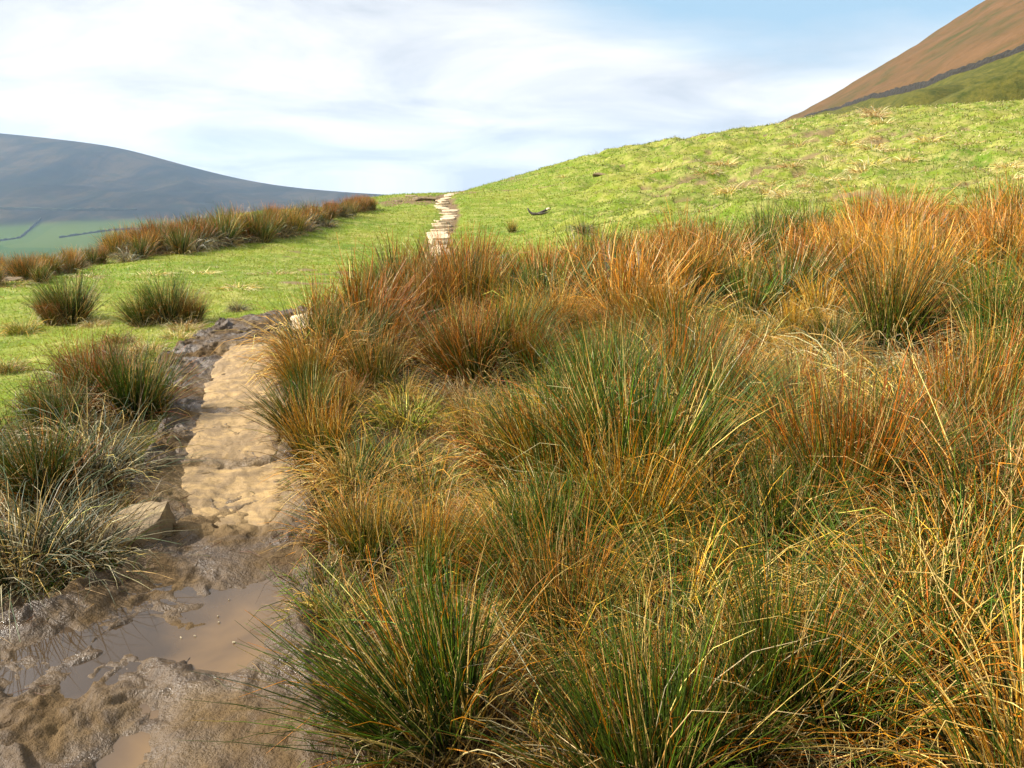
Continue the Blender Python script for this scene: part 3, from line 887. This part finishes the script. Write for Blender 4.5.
# every kind: part name -> populations
KINDS = {
 'green': {'green_stems': [(378, .55, .98, .14, 30, .22, 'dgreen', 'green', .55, .0071, .03), (132, .5, .9, .15, 34, .3, 'green', 'rust', .78, .0063, .08)],
           'rusty_stems': [(70, .5, .92, .15, 42, .4, 'olive', 'rust', .4, .0061, .2)],
           'dead_stems': [(114, .35, .8, .18, 66, 1.1, 'straw', 'greystraw', .5, .0068, .3), (23, .5, .9, .15, 40, .5, 'gold', 'pale', .5, .0073, .5)]},
 'rust':  {'green_stems': [(264, .5, .88, .14, 22, .2, 'green', 'olive', .6, .0068, .03)],
           'rusty_stems': [(290, .55, 1.0, .14, 21, .25, 'green', 'rust', .66, .0066, .12), (97, .6, .98, .14, 28, .45, 'rust', 'orange', .5, .0061, .2)],
           'dead_stems': [(97, .35, .75, .18, 65, 1.2, 'straw', 'brown', .7, .0068, .3), (21, .5, .9, .15, 42, .5, 'gold', 'pale', .5, .0073, .5)]},
 'plume': {'green_stems': [(185, .5, .85, .15, 24, .25, 'green', 'olive', .6, .0068, .03)],
           'rusty_stems': [(229, .6, 1.0, .15, 26, .35, 'olive', 'orange', .55, .0068, .10), (167, .65, 1.05, .15, 28, .5, 'rust', 'orange', .45, .0063, .12)],
           'dead_stems': [(70, .4, .8, .17, 60, 1.1, 'straw', 'pale', .6, .0068, .3)]},
 'straw': {'green_stems': [(167, .4, .85, .14, 38, .4, 'dgreen', 'green', .5, .0066, .08)],
           'dead_stems': [(290, .5, .95, .15, 56, 1.3, 'straw', 'gold', .5, .0076, .2), (114, .45, .9, .16, 60, 1.1, 'gold', 'orange', .4, .0071, .25), (79, .4, .8, .18, 75, 1.4, 'brown', 'straw', .5, .0073, .35)]},
 'gold':  {'green_stems': [(150, .4, .85, .13, 38, .45, 'dgreen', 'green', .55, .0068, .06)],
           'rusty_stems': [(132, .5, .95, .15, 48, .8, 'rust', 'orange', .45, .0073, .12)],
           'dead_stems': [(176, .5, .95, .16, 58, 1.0, 'gold', 'straw', .5, .0076, .2), (53, .4, .8, .16, 60, .9, 'brown', 'gold', .5, .0071, .3)]},
 'pale':  {'green_stems': [(132, .45, .9, .15, 58, .7, 'dgreen', 'grey', .7, .0071, .06)],
           'dead_stems': [(238, .45, .9, .16, 64, 1.3, 'brown', 'greystraw', .3, .0078, .18), (53, .4, .8, .16, 60, 1.1, 'brown', 'straw', .5, .0073, .3)]},
 'olive': {'green_stems': [(317, .5, .92, .15, 26, .25, 'green', 'olive', .55, .0068, .03)],
           'rusty_stems': [(202, .55, .98, .15, 28, .4, 'olive', 'orange', .55, .0063, .15)],
           'dead_stems': [(97, .35, .7, .18, 65, 1.2, 'straw', 'pale', .6, .0068, .3)]},
 'tuft':  {'blades': [(290, .18, .42, .15, 62, .8, 'ygreen', 'ygreen', .5, .0056, .03), (150, .2, .45, .15, 65, 1.0, 'straw', 'gold', .4, .0059, .12), (79, .15, .3, .14, 50, .5, 'lime', 'ygreen', .5, .0061, .02)]},
 'sprig': {'blades': [(194, .10, .26, .14, 55, .6, 'lime', 'lime', .5, .0067, .02), (44, .1, .22, .14, 60, .7, 'ygreen', 'straw', .5, .0061, .02)]},
 'mat':   {'dead_stems': [(202, .2, .5, .22, 80, .9, 'straw', 'pale', .4, .0071, .3), (62, .15, .4, .2, 70, .8, 'brown', 'gold', .4, .0068, .25)]},
}
PROTO = {}
def proto(kind, var, fine=True):
    key = (kind, var, fine)
    if key not in PROTO:
        parts = {}
        for i, (pn, pops) in enumerate(KINDS[kind].items()):
            if fine:
                parts[pn] = stem_mesh(hash((len(kind), kind.__len__(), i)) % 1000 + var * 37 + sum(map(ord, kind)), pops)
            else:
                pops = [(max(8, int(c[0] * .62)),) + c[1:9] + (c[9] * 1.6, c[10]) for c in pops]
                parts[pn] = stem_mesh(500 + i + var * 41 + sum(map(ord, kind)), pops, 1.0, 2, 4)
            parts[pn].name = pn
        PROTO[key] = parts
    return PROTO[key]

NAMES = {'tuft': 'grass_tuft', 'sprig': 'grass_tuft', 'mat': 'dead_grass_clump'}
CATS = {'tuft': 'grass tuft', 'sprig': 'grass tuft', 'mat': 'dead grass'}
PLACED = []
_pr = np.random.default_rng(303)
BAKED = {}
def bake(kind, x, y, scale, lean, where):
    """far small rushes past the countable ones: gathered into one mass"""
    z = float(ground_z(np.array([x]), np.array([y]))[0])
    q = np.array(Matrix.Rotation(lean[0], 3, 'Y') @ Matrix.Rotation(_pr.uniform(0, 6.28), 3, 'Z')) * scale
    for me in proto(kind, int(_pr.integers(0, 3)), False).values():
        n = len(me.vertices)
        v = np.empty(n * 3, np.float32); me.vertices.foreach_get('co', v)
        c = np.empty(n * 4, np.float32); me.attributes['tint'].data.foreach_get('color', c)
        f = np.empty(len(me.loops), np.int32); me.loops.foreach_get('vertex_index', f)
        BAKED.setdefault(where, []).append((v.reshape(-1, 3) @ q.T + (x, y, z), f.reshape(-1, 4), c.reshape(-1, 4)[:, :3] * _pr.uniform(.85, 1.15)))
    PLACED.append((x, y, scale))

def tussock(kind, x, y, scale, label, group, lean=(0, 0), rot=None, fine=True, zs_=1.0, wide=1.0, var=None):
    z = float(ground_z(np.array([x]), np.array([y]))[0])
    o = empty(NAMES.get(kind, 'rush_tussock'), (x, y, z))
    tag(o, label, CATS.get(kind, 'rush tussock'), group)
    o.scale = (scale * wide, scale * wide, scale * zs_)
    q = Matrix.Rotation(lean[0], 3, 'Y') @ Matrix.Rotation(-lean[1], 3, 'X') @ Matrix.Rotation(_pr.uniform(0, 6.28) if rot is None else rot, 3, 'Z')
    o.rotation_euler = q.to_euler()
    for pn, me in proto(kind, int(_pr.integers(0, 3)) if var is None else var, fine).items():
        c = bpy.data.objects.new(pn, me); COL.objects.link(c); c.parent = o
    PLACED.append((x, y, scale * wide))
    return o

GL, GP, GR, GB = 'rush tussocks on the bank left of the path', 'rush tussocks beside the right edge of the path', 'rush tussocks in the dense bank right of the path', 'rush tussocks along the far edge of the lawn'
# key tussocks: kind, base pixel, scale, lean, label, group
KEY = [
 ('green', 72, 322, .80, (.05, 0), 'dark green tussock alone on the lawn, nearer the left edge', GL),
 ('rust', 52, 326, .40, (0, 0), 'small brownish tussock tucked left of the dark lawn tussock', GL),
 ('green', 168, 322, .80, (0, 0), 'dark green and brown tussock on the lawn just left of the churned mud', GL),
 ('olive', 192, 322, .5, (.1, 0), 'smaller olive tussock touching the lawn tussock by the mud', GL),
 ('pale', 238, 312, .32, (.1, 0), 'low grey green tussock flopped on the lawn above the mud', GL),
 ('rust', 95, 408, .72, (.05, 0), 'brown topped tussock at the back of the left bank', GL),
 ('green', 138, 415, .72, (.18, 0), 'dark tussock at the left bank overhanging the mud', GL),
 ('green', 60, 430, .55, (-.1, 0), 'dark green tussock low on the left bank against the lawn', GL),
 ('pale', 95, 480, .80, (.35, 0), 'grey green tussock with long pale blades arching right over the mud', GL),
 ('green', 45, 500, .62, (-.1, 0), 'dark green tussock behind the drooping straw one on the left bank', GL),
 ('pale', 20, 580, .85, (.15, -.15), 'nearest drooping straw and grey tussock at the left edge', GL),
 ('pale', 78, 570, .62, (.1, -.2), 'pale drooping tussock beside the sandstone block', GL),
 ('sprig', 125, 575, .55, (0, 0), 'small bright green grass tuft in front of the sandstone block', GL),
 ('sprig', 60, 592, .6, (0, 0), 'small green grass tuft under the straw tussock by the puddle', GL),
 ('green', 378, 328, .95, (-.05, 0), 'dark spiky green tussock at the path bend', GP),
 ('green', 402, 322, 1.02, (0, 0), 'tall dark green tussock second from the path bend', GP),
 ('rust', 425, 335, .95, (0, 0), 'rusty tussock right of the dark tussocks at the path bend', GP),
 ('rust', 468, 330, 1.22, (0, 0), 'tall rust red tussock standing in front of the far path', GP),
 ('green', 500, 328, 1.05, (.1, 0), 'grey green tussock right of the tall rust red one', GP),
 ('rust', 310, 400, .60, (-.15, 0), 'rusty green tussock overhanging the far slab of the path', GP),
 ('green', 308, 440, .62, (-.25, 0), 'dark green tussock leaning over the middle slab', GP),
 ('rust', 325, 470, .60, (-.15, 0), 'brown green tussock beside the nearest slab', GP),
 ('sprig', 312, 490, .7, (0, 0), 'bright green grass tuft at the edge of the nearest slab', GP),
 ('gold', 350, 545, .50, (-.15, -.1), 'small orange straw tussock drooping towards the path', GP),
 ('olive', 375, 390, .72, (-.05, 0), 'olive tussock behind the yellow tufts right of the path', GP),
 ('tuft', 408, 425, 1.1, (0, 0), 'yellow green grass tuft right of the middle slab', GP),
 ('tuft', 390, 470, 1.1, (0, 0), 'yellow straw grass tuft below the yellow green one', GP),
 ('green', 440, 740, .80, (-.42, -.05), 'large dark green tussock at the bottom fanning left over the muddy path', GP),
 ('green', 640, 800, .72, (-.2, 0), 'tall dark green tussock at the bottom centre', GR),
 ('rust', 560, 505, .72, (0, 0), 'tangled rust brown tussock in the middle of the bank', GR),
 ('green', 640, 510, 1.12, (0, 0), 'tallest upright green tussock with a dark heart', GR),
 ('green', 600, 440, .9, (.05, 0), 'green tussock behind the tallest upright one', GR),
 ('straw', 725, 560, .86, (.1, 0), 'drooping straw mound right of the tallest green tussock', GR),
 ('rust', 845, 530, .92, (.02, 0), 'upright rust red tussock standing alone above the straw', GR),
 ('gold', 1000, 560, 1.05, (-.35, 0), 'orange tussock arching left from the right edge', GR),
 ('gold', 1010, 800, .95, (-.2, 0), 'orange straw tussock in the bottom right corner', GR),
 ('green', 790, 720, .72, (.1, 0), 'bright green tussock mixed with straw at the bottom right', GR),
 ('straw', 890, 640, .78, (-.1, 0), 'tangled straw tussock in front of the rust red one', GR),
 ('sprig', 345, 742, .7, (0, 0), 'bright green grass tuft at the bottom beside the muddy path', GP),
 ('sprig', 52, 694, .32, (0, 0), 'tiny green sprig growing in the mud left of the puddle', 'green sprigs in the mud'),
 ('sprig', 18, 716, .36, (0, 0), 'small green sprig in the mud at the left edge', 'green sprigs in the mud'),
 ('sprig', 108, 714, .25, (0, 0), 'tiny green sprig on the mud spit beside the puddle', 'green sprigs in the mud'),
 ('straw', 680, 640, .78, (.05, .1), 'drooping straw mound below the tallest green tussock', GR),
 ('straw', 770, 600, .80, (.15, 0), 'drooping straw mound left of the tangled straw tussock', GR),
 ('straw', 600, 610, .62, (-.1, 0), 'low straw mound above the bottom centre tussock', GR),
 ('green', 525, 600, .55, (-.2, 0), 'short dark green tussock above the bottom centre one', GR),
 ('green', 52, 318, .5, (-.2, 0), 'small dark tussock joined to the left side of the lone lawn tussock', GL),
 ('green', 143, 326, .55, (-.25, 0), 'dark tussock spreading left of the lawn tussock by the mud', GL),
 ('mat', 740, 372, 1.3, (.3, 0), 'flattened pale grass clump at the left end of the pale hollow', GR),
 ('straw', 800, 392, .62, (.3, 0), 'windswept pale straw tussock in the middle of the pale hollow', GR),
 ('mat', 868, 385, 1.35, (.3, 0), 'flattened pale grass clump at the right end of the pale hollow', GR),
 ('tuft', 770, 440, 1.35, (0, 0), 'yellow green grass tuft between the tallest green tussock and the lone rust red one', GR),
 ('straw', 705, 500, .78, (.15, -.1), 'bright straw tussock flopped against the tallest green tussock', GR),
 ('straw', 770, 520, .66, (.1, -.1), 'bright drooping straw tussock left of the lone rust red one', GR),
 ('straw', 925, 560, .70, (-.2, -.1), 'straw tussock spilling down right of the lone rust red one', GR),
 ('tuft', 430, 500, 1.1, (0, 0), 'yellow green tuft left of the tangled rust brown tussock', GR),
 ('straw', 470, 560, .5, (0, 0), 'low straw clump left of the short dark green tussock', GR),
 ('green', 555, 490, .85, (-.15, 0), 'dark green tussock left of the tallest green tussock', GR),
 ('green', 715, 455, .85, (.15, 0), 'dark green tussock right of the tallest green tussock', GR),
 ('rust', 960, 470, .90, (.1, 0), 'tall rust tipped tussock near the right edge above the arching orange one', GR),
 ('gold', 930, 690, .85, (-.3, .05), 'orange gold tussock leaning left behind the bottom right corner one', GR),
 ('gold', 850, 755, .62, (-.15, 0), 'short orange gold tussock at the bottom edge left of the corner', GR),
 ('straw', 990, 650, .85, (-.35, 0), 'straw tussock streaming left at the right edge below the arching orange one', GR),
 ('rust', 630, 560, .72, (.05, 0), 'rust tipped tussock in front of the tallest green tussock', GR),
 ('mat', 95, 327, .5, (0, 0), 'straw litter clump at the foot of the lone lawn tussock', 'dead grass clumps at the mud edge'),
 ('mat', 186, 330, .6, (0, 0), 'straw litter clump at the foot of the lawn tussock by the mud', 'dead grass clumps at the mud edge'),
 ('tuft', 22, 334, .75, (0, 0), 'yellow grass tuft at the left edge below the lone lawn tussock', 'yellow tufts on the lawn'),
 ('tuft', 8, 372, .6, (0, 0), 'yellow grass tuft at the left edge beside the brown topped tussock', 'yellow tufts on the lawn'),
 ('tuft', 120, 345, .55, (0, 0), 'yellow grass tuft behind the brown topped tussock of the left bank', 'yellow tufts on the lawn'),
 ('sprig', 322, 545, .7, (0, 0), 'green grass tuft on the mud margin beside the orange straw tussock', GP),
 ('sprig', 320, 585, .7, (0, 0), 'green grass tuft overhanging the right end of the puddle', GP),
 ('tuft', 330, 620, .6, (0, 0), 'straw mixed grass tuft right of the puddle', GP),
 ('mat', 178, 338, .55, (0, 0), 'low dead grass clump on the turf edge left of the churned mud', 'dead grass clumps at the mud edge'),
 ('mat', 152, 352, .6, (0, 0), 'dead grass clump between the brown topped tussock and the churned mud', 'dead grass clumps at the mud edge'),
 ('sprig', 178, 372, .5, (0, 0), 'thin green tuft growing in the churned mud beside the farthest slab', 'green sprigs in the mud'),
 ('straw', 560, 690, .62, (.05, 0), 'straw tussock between the two big dark green ones', GR),
 ('olive', 890, 345, 1.15, (.1, 0), 'broad olive tussock with orange tops on the upper bank', GR),
 ('plume', 860, 300, 1.15, (.15, 0), 'orange plumed tussock at the top of the bank', GR),
 ('plume', 1000, 310, 1.3, (.2, 0), 'orange plumed tussock at the right edge of the upper bank', GR),
 ('rust', 690, 310, 1.1, (.05, 0), 'rust tussock with straight tips at the upper middle of the bank', GR),
]
for kind, u, v, sc, lean, label, group in KEY:
    if v <= 768:
        x, y = pix_ground(u, v)
    else:
        x, y = pix_ground(u, 768); y -= .12
    tussock(kind, x, y, sc, label, group, lean)

# the rest of the dense bank
SHARED = {'green': 'dark green rush tussock crowded among others in the right bank', 'rust': 'rust tipped rush tussock crowded among others in the right bank',
          'straw': 'drooping straw tussock crowded among others in the right bank', 'gold': 'orange straw tussock crowded among others in the right bank',
          'olive': 'olive tussock with orange tips crowded among others in the right bank', 'tuft': 'yellow green grass tuft between the rushes of the right bank',
          'plume': 'orange plumed rush tussock crowded among others at the top of the right bank',
          'mat': 'flattened pale dead grass clump between the rushes of the right bank'}
cand = 0; placed = 0
rz = np.array(RUSHZONE)
while cand < 9000 and placed < 262:
    cand += 1
    lr = _pr.uniform(math.log(1.9), math.log(15.5)); tt_ = _pr.uniform(-.42, .72)
    r_ = math.exp(lr); x, y = r_ * math.sin(tt_), r_ * math.cos(tt_)
    if float(poly_sd(np.array([x]), np.array([y]), RUSHZONE)[0]) < .12: continue
    md = float(mud_sd(np.array([x]), np.array([y]))[0])
    if md > -.22: continue
    zone = float(fbm(np.array([x]), np.array([y]), 1.6, 2, .5, 77)[0])
    top = sstep(6.0, 8.0, r_)
    if y > 12 and _pr.random() < .35: continue
    d = .26 if r_ < 4 else (.30 + .02 * r_ if r_ < 6.5 else .22 + .016 * r_)
    if any(math.hypot(x - a, y - b) < d * (.6 + .4 * s) for a, b, s in PLACED): continue
    w = np.array([.42 - .3 * zone, .10 + .40 * top + .25 * zone, .24 * (1 - .5 * top), .10 + .16 * sstep(.8, 2.5, x), .16 + .1 * top, .14, .08])
    wx_, wy2 = x / y, y
    scl = 1.0
    if y < 5.6 and x < -.02 - .02 * y + .06:                       # low tufts and straw beside the path
        w = np.array([.10, .05, .24, .10, .06, .34, .16]); scl = .72
    elif 4.6 < y < 7.5 and x > 1.5 and x < 3.4:                    # flattened pale hollow
        w = np.array([.04, .05, .34, .08, .05, .14, .40]); scl = .68
    elif y < 4.6 and x > 1.2:                                      # orange straw towards the near right
        w = np.array([.20, .10, .28, .34, .04, .03, .02])
    w = np.clip(w, .02, None); w /= w.sum()
    kind = ['green', 'rust', 'straw', 'gold', 'olive', 'tuft', 'mat'][int(_pr.choice(7, p=w))]
    if kind in ('rust', 'olive') and r_ > 6.2 and x / y > .0 and _pr.random() < .75: kind = 'plume'
    if r_ < 2.9: scl *= .72
    sc = scl * _pr.uniform(.55, .95) * (1 + .28 * float(top)) * (1.0 if kind not in ('tuft', 'mat') else 1.2)
    ln = (_pr.normal(.06, .17) + .12 * float(top), _pr.normal(0, .1))
    if r_ > 8.3 and kind not in ('tuft', 'mat'):
        bake(kind, x, y, sc, ln, 'bank'); placed += 1
        continue
    tussock(kind, x, y, sc, SHARED[kind], GR if kind not in ('tuft', 'mat') else ('grass tufts among the rushes' if kind == 'tuft' else 'dead grass clumps among the rushes'), ln, fine=r_ < 7.5)
    placed += 1
print('bank tussocks', placed)

# rushes along the far edge of the lawn (left) - brown band
BAND = [(-30, 284, .65), (5, 281, .65), (35, 277, .7), (65, 270, .7), (100, 263, .75), (130, 257, .9), (165, 252, 1.0), (200, 247, 1.15), (235, 241, 1.15), (262, 237, 1.05), (285, 233, .95), (310, 225, .9), (335, 218, .85), (360, 212, .8), (375, 210, .7)]
bl_ = ['rust', 'rust', 'olive', 'rust', 'rust', 'green']
nb = 0
for i in range(len(BAND) - 1):
    (u0, v0, s0), (u1, v1, s1) = BAND[i], BAND[i + 1]
    for k in range(11):
        f = _pr.random(); u, v = u0 + (u1 - u0) * f, v0 + (v1 - v0) * f
        x, y = pix_ground(u, v); back = _pr.uniform(-.5, 1.3)
        dd = math.hypot(x, y); x += x / dd * back + _pr.normal(0, .15); y += y / dd * back
        kind = bl_[int(_pr.integers(0, 6))] if back > .5 else ['olive', 'green', 'pale', 'rust', 'rust'][int(_pr.integers(0, 5))]
        if k > 5:
            bake(kind, x, y, (s0 + (s1 - s0) * f) * (.66 if u < 110 else .78) * _pr.uniform(.8, 1.2), (_pr.normal(.08, .1), 0), 'band')
            continue
        tussock(kind, x, y, (s0 + (s1 - s0) * f) * (.66 if u < 110 else .78) * _pr.uniform(.8, 1.2), {'rust': 'rust brown rush tussock in the band along the far edge of the lawn', 'olive': 'olive rush tussock in the band along the far edge of the lawn',
                'gold': 'golden rush tussock in the band along the far edge of the lawn', 'green': 'dark green rush tussock in the band along the far edge of the lawn',
                'pale': 'grey straw rush tussock in the band along the far edge of the lawn', 'straw': 'straw coloured rush tussock in the band along the far edge of the lawn'}[kind], GB, (_pr.normal(.08, .1), 0), fine=False)
for u, v, s, lab in [(275, 236, 1.0, 'dark green tussock at the front of the far band, left of a twin'), (293, 234, 1.0, 'dark green tussock at the front of the far band, right of a twin'), (128, 262, .7, 'pale straw tussock sprawling in front of the far band')]:
    x, y = pix_ground(u, v)
    tussock('pale' if 'pale' in lab else 'green', x, y, s * .85, lab, GB, fine=False)

# dead grass patches on the lawn, small tufts, pale clumps on the slope
for u, v, s, lab in [(152, 275, .9, 'flat brown dead grass patch left of the middle of the lawn'), (198, 273, .9, 'flat brown dead grass patch in the middle of the lawn'), (276, 274, 1.2, 'largest pale dead grass patch on the lawn'),
                     (236, 290, 1.0, 'pale dead grass patch on the lawn just above the low grey tussock'), (85, 277, .8, 'small dead grass patch near the left end of the lawn'), (10, 284, .9, 'dead grass patch at the left edge of the lawn')]:
    x, y = pix_ground(u, v)
    tussock('mat', x, y, s * .9, lab, 'dead grass patches on the lawn', zs_=.4, wide=1.3, fine=False)
x, y = pix_ground(583, 236)
tussock('pale', x, y, .7, 'lone grey green tussock on the slope above the bank', 'rush tussocks on the open slope', fine=False)
x, y = pix_ground(512, 232)
tussock('olive', x, y, .5, 'small olive tussock on the slope right of the far path', 'rush tussocks on the open slope', fine=False)
for i in range(230):
    lr = _pr.uniform(math.log(15.5), math.log(62)); tt_ = _pr.uniform(.06, .68); r_ = math.exp(lr)
    x, y = r_ * math.sin(tt_), r_ * math.cos(tt_)
    if float(fbm(np.array([x]), np.array([y]), 6, 3, .5, 19)[0]) < -.12 + .5 * sstep(.35, .05, tt_): continue
    tussock('mat', x, y, _pr.uniform(.5, 1.1) * (1 + r_ / 45), 'pale dead grass clump among many on the green slope', 'pale grass clumps on the green slope', zs_=.8, fine=False)

for where, lab in (('bank', 'mass of orange and olive rushes crowding the top of the right bank'), ('band', 'mass of russet rushes filling the band along the far edge of the lawn')):
    V, F, CC, off = [], [], [], 0
    for v, f, c in BAKED[where]:
        V.append(v); F.append(f + off); CC.append(c); off += len(v)
    me = mesh_np('rushes', np.concatenate(V), np.concatenate(F)); set_col(me, np.concatenate(CC))
    tag(link('rushes', me, M_RUSH), lab, 'rushes', kind='stuff')

# ------------------------------------------------------------------ grass that nobody could count
def scatter_grass(name, n, lr0, lr1, th0, th1, seed, accept, len_f, col_f, lie=.6, droop=.5, wk=.0012, sides=2, nseg=2, w0=.003):
    rng = np.random.default_rng(seed)
    r_ = np.exp(rng.uniform(math.log(lr0), math.log(lr1), n)); tt_ = rng.uniform(th0, th1, n)
    x, y = r_ * np.sin(tt_), r_ * np.cos(tt_)
    k = accept(x, y, rng)
    x, y, r_ = x[k], y[k], r_[k]; n = len(x)
    z = ground_z(x, y) - .01
    a = rng.uniform(0, 2 * math.pi, n); sp = rng.uniform(.1, lie, n)
    dirs = np.stack([np.cos(a) * np.sin(sp), np.sin(a) * np.sin(sp), np.cos(sp)], 1)
    ln = len_f(x, y, r_, rng)
    v, f, t, ids = blades(rng, np.stack([x, y, z], 1), dirs, ln, droop * rng.uniform(.3, 1.6, n), w0 + wk * r_ * rng.uniform(.7, 1.3, n), nseg, sides)
    c = col_f(x, y, rng)
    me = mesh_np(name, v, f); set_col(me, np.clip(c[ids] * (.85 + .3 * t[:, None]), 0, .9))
    o = link(name, me, M_GRASS)
    return tag(o, kind='stuff')

def off_path(x, y):
    ok = np.ones(len(x), bool); nr = np.hypot(x, y) < 13
    ok[nr] = mud_sd(x[nr], y[nr]) < -.005
    return ok & (line_dist(x, y, FARPATH) + .16 * vnoise(x, y, .5, 3) > np.where(np.hypot(x, y) > 15, .30, .42))

def lawn_ok(x, y, rng):
    return off_path(x, y) & (poly_sd(x, y, RUSHZONE) < .1) & (poly_sd(x, y, LBANK) < .12) & (scar(x, y) < .45) & (np.arctan2(x, y) + rng.normal(0, .05, len(x)) < .10)
def lawn_col(x, y, rng):
    n = len(x); q = sstep(-.5, .5, fbm(x, y, 2.0, 3, .5, 55) + rng.normal(0, .25, n))[:, None]
    c = C['lime'] * 1.12 * (1 - q) + C['ygreen'] * 1.08 * q
    dry = (rng.random(n) < .04 + .10 * sstep(.0, .6, fbm(x, y, .8, 3, .5, 56)))[:, None]
    return np.where(dry, C['straw'] * .5, c) * rng.lognormal(.05, .12, n)[:, None]
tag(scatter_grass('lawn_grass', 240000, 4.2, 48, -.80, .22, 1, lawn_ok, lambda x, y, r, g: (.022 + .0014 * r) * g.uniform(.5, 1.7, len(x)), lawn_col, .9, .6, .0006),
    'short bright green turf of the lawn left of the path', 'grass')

def slope_ok(x, y, rng):
    return off_path(x, y) & (poly_sd(x, y, RUSHZONE) < .1) & (scar(x, y) < .45) & (np.arctan2(x, y) + rng.normal(0, .05, len(x)) > .08)
def slope_col(x, y, rng):
    n = len(x); q = sstep(-.6, .3, fbm(x, y, 3.5, 4, .55, 57) + rng.normal(0, .3, n))[:, None]
    c = C['lime'] * .78 * (1 - q) + C['ygreen'] * .90 * q
    dr = sstep(-.15, .45, fbm(x, y, 1.4, 3, .55, 58)) * .45 * sstep(.02, .3, np.arctan2(x, y))
    dry = (rng.random(n) < .06 + dr)[:, None]
    return np.where(dry, np.where(rng.random(n)[:, None] < .3, C['brown'] * 1.3, C['pale'] * .75), c) * rng.lognormal(0, .3, n)[:, None]
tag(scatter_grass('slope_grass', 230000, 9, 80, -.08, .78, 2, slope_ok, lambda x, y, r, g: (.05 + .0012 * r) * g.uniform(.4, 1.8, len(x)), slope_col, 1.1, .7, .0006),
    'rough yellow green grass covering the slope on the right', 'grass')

def thatch_ok(x, y, rng):
    return (off_path(x, y) | (rng.random(len(x)) < .10)) & (np.hypot(x, y) > 1.6) & (mud_sd(x, y) < .16) & ((poly_sd(x, y, RUSHZONE) > -.1) | (poly_sd(x, y, LBANK) > -.05))
def thatch_col(x, y, rng):
    n = len(x); u = rng.random(n) + .35 * fbm(x, y, .7, 3, .5, 59)
    c = np.select([u[:, None] < .34, u[:, None] < .48, u[:, None] < .72, u[:, None] < .88], [C['straw'] * .5, C['brown'], C['gold'] * .45, C['brown'] * .7], C['green'] * .8)
    return .6 * c * rng.lognormal(0, .3, n)[:, None]
tag(scatter_grass('dead_grass_litter', 70000, 1.7, 15, -.75, .80, 3, thatch_ok, lambda x, y, r, g: g.uniform(.08, .36, len(x)), thatch_col, 1.5, .9, .0004, 2, 4, .0034),
    'straw litter and thin grass matted on the ground between the rushes', 'dead grass')

rng = np.random.default_rng(8)
n = 2600
x, y = rng.uniform(-2.7, .2, n), rng.uniform(1.2, 8.8, n)
sdm = mud_sd(x, y)
k = (sdm > .0) & (rng.random(n) < np.where(sdm < .2, .8, .16)) & (mud_z(x, y) > .006)
x, y = x[k], y[k]; n = len(x)
a = rng.uniform(0, 6.28, n)
v, f, t_, ids = blades(rng, np.stack([x, y, mud_z(x, y) + .006], 1), np.stack([np.cos(a), np.sin(a), rng.uniform(-.02, .12, n)], 1), rng.uniform(.03, .16, n), np.zeros(n) + .06, rng.uniform(.0022, .0045, n), 3, 3, .3)
pick = rng.random(n)[:, None]
c = np.where(pick < .45, C['brown'], np.where(pick < .75, C['straw'] * .6, C['olive']))
me = mesh_np('straw_scraps', v, f); set_col(me, c[ids]); me.materials.append(M_RUSH)
tag(link('straw_scraps', me, M_RUSH), 'scraps of dead rush trodden into the mud of the path', 'plant litter', kind='stuff')

# ------------------------------------------------------------------ haze
m_haze = bpy.data.materials.new('haze_air'); m_haze.use_nodes = True
t = m_haze.node_tree
for n in list(t.nodes): t.nodes.remove(n)
out = N(t, 'ShaderNodeOutputMaterial'); pv = N(t, 'ShaderNodeVolumePrincipled')
pv.inputs['Color'].default_value = (.52, .73, 1.0, 1); pv.inputs['Density'].default_value = .0001; pv.inputs['Anisotropy'].default_value = .2
L(t, pv.outputs[0], out.inputs['Volume'])
HB = [(x, y, z) for x in (-4700, 4700) for y in (-4700, 4700) for z in (-150, 190)]
me = bpy.data.meshes.new('haze')
me.from_pydata(HB, [], [(0, 1, 3, 2), (4, 6, 7, 5), (0, 4, 5, 1), (2, 3, 7, 6), (0, 2, 6, 4), (1, 5, 7, 3)])
tag(link('haze', me, m_haze), kind='stuff')
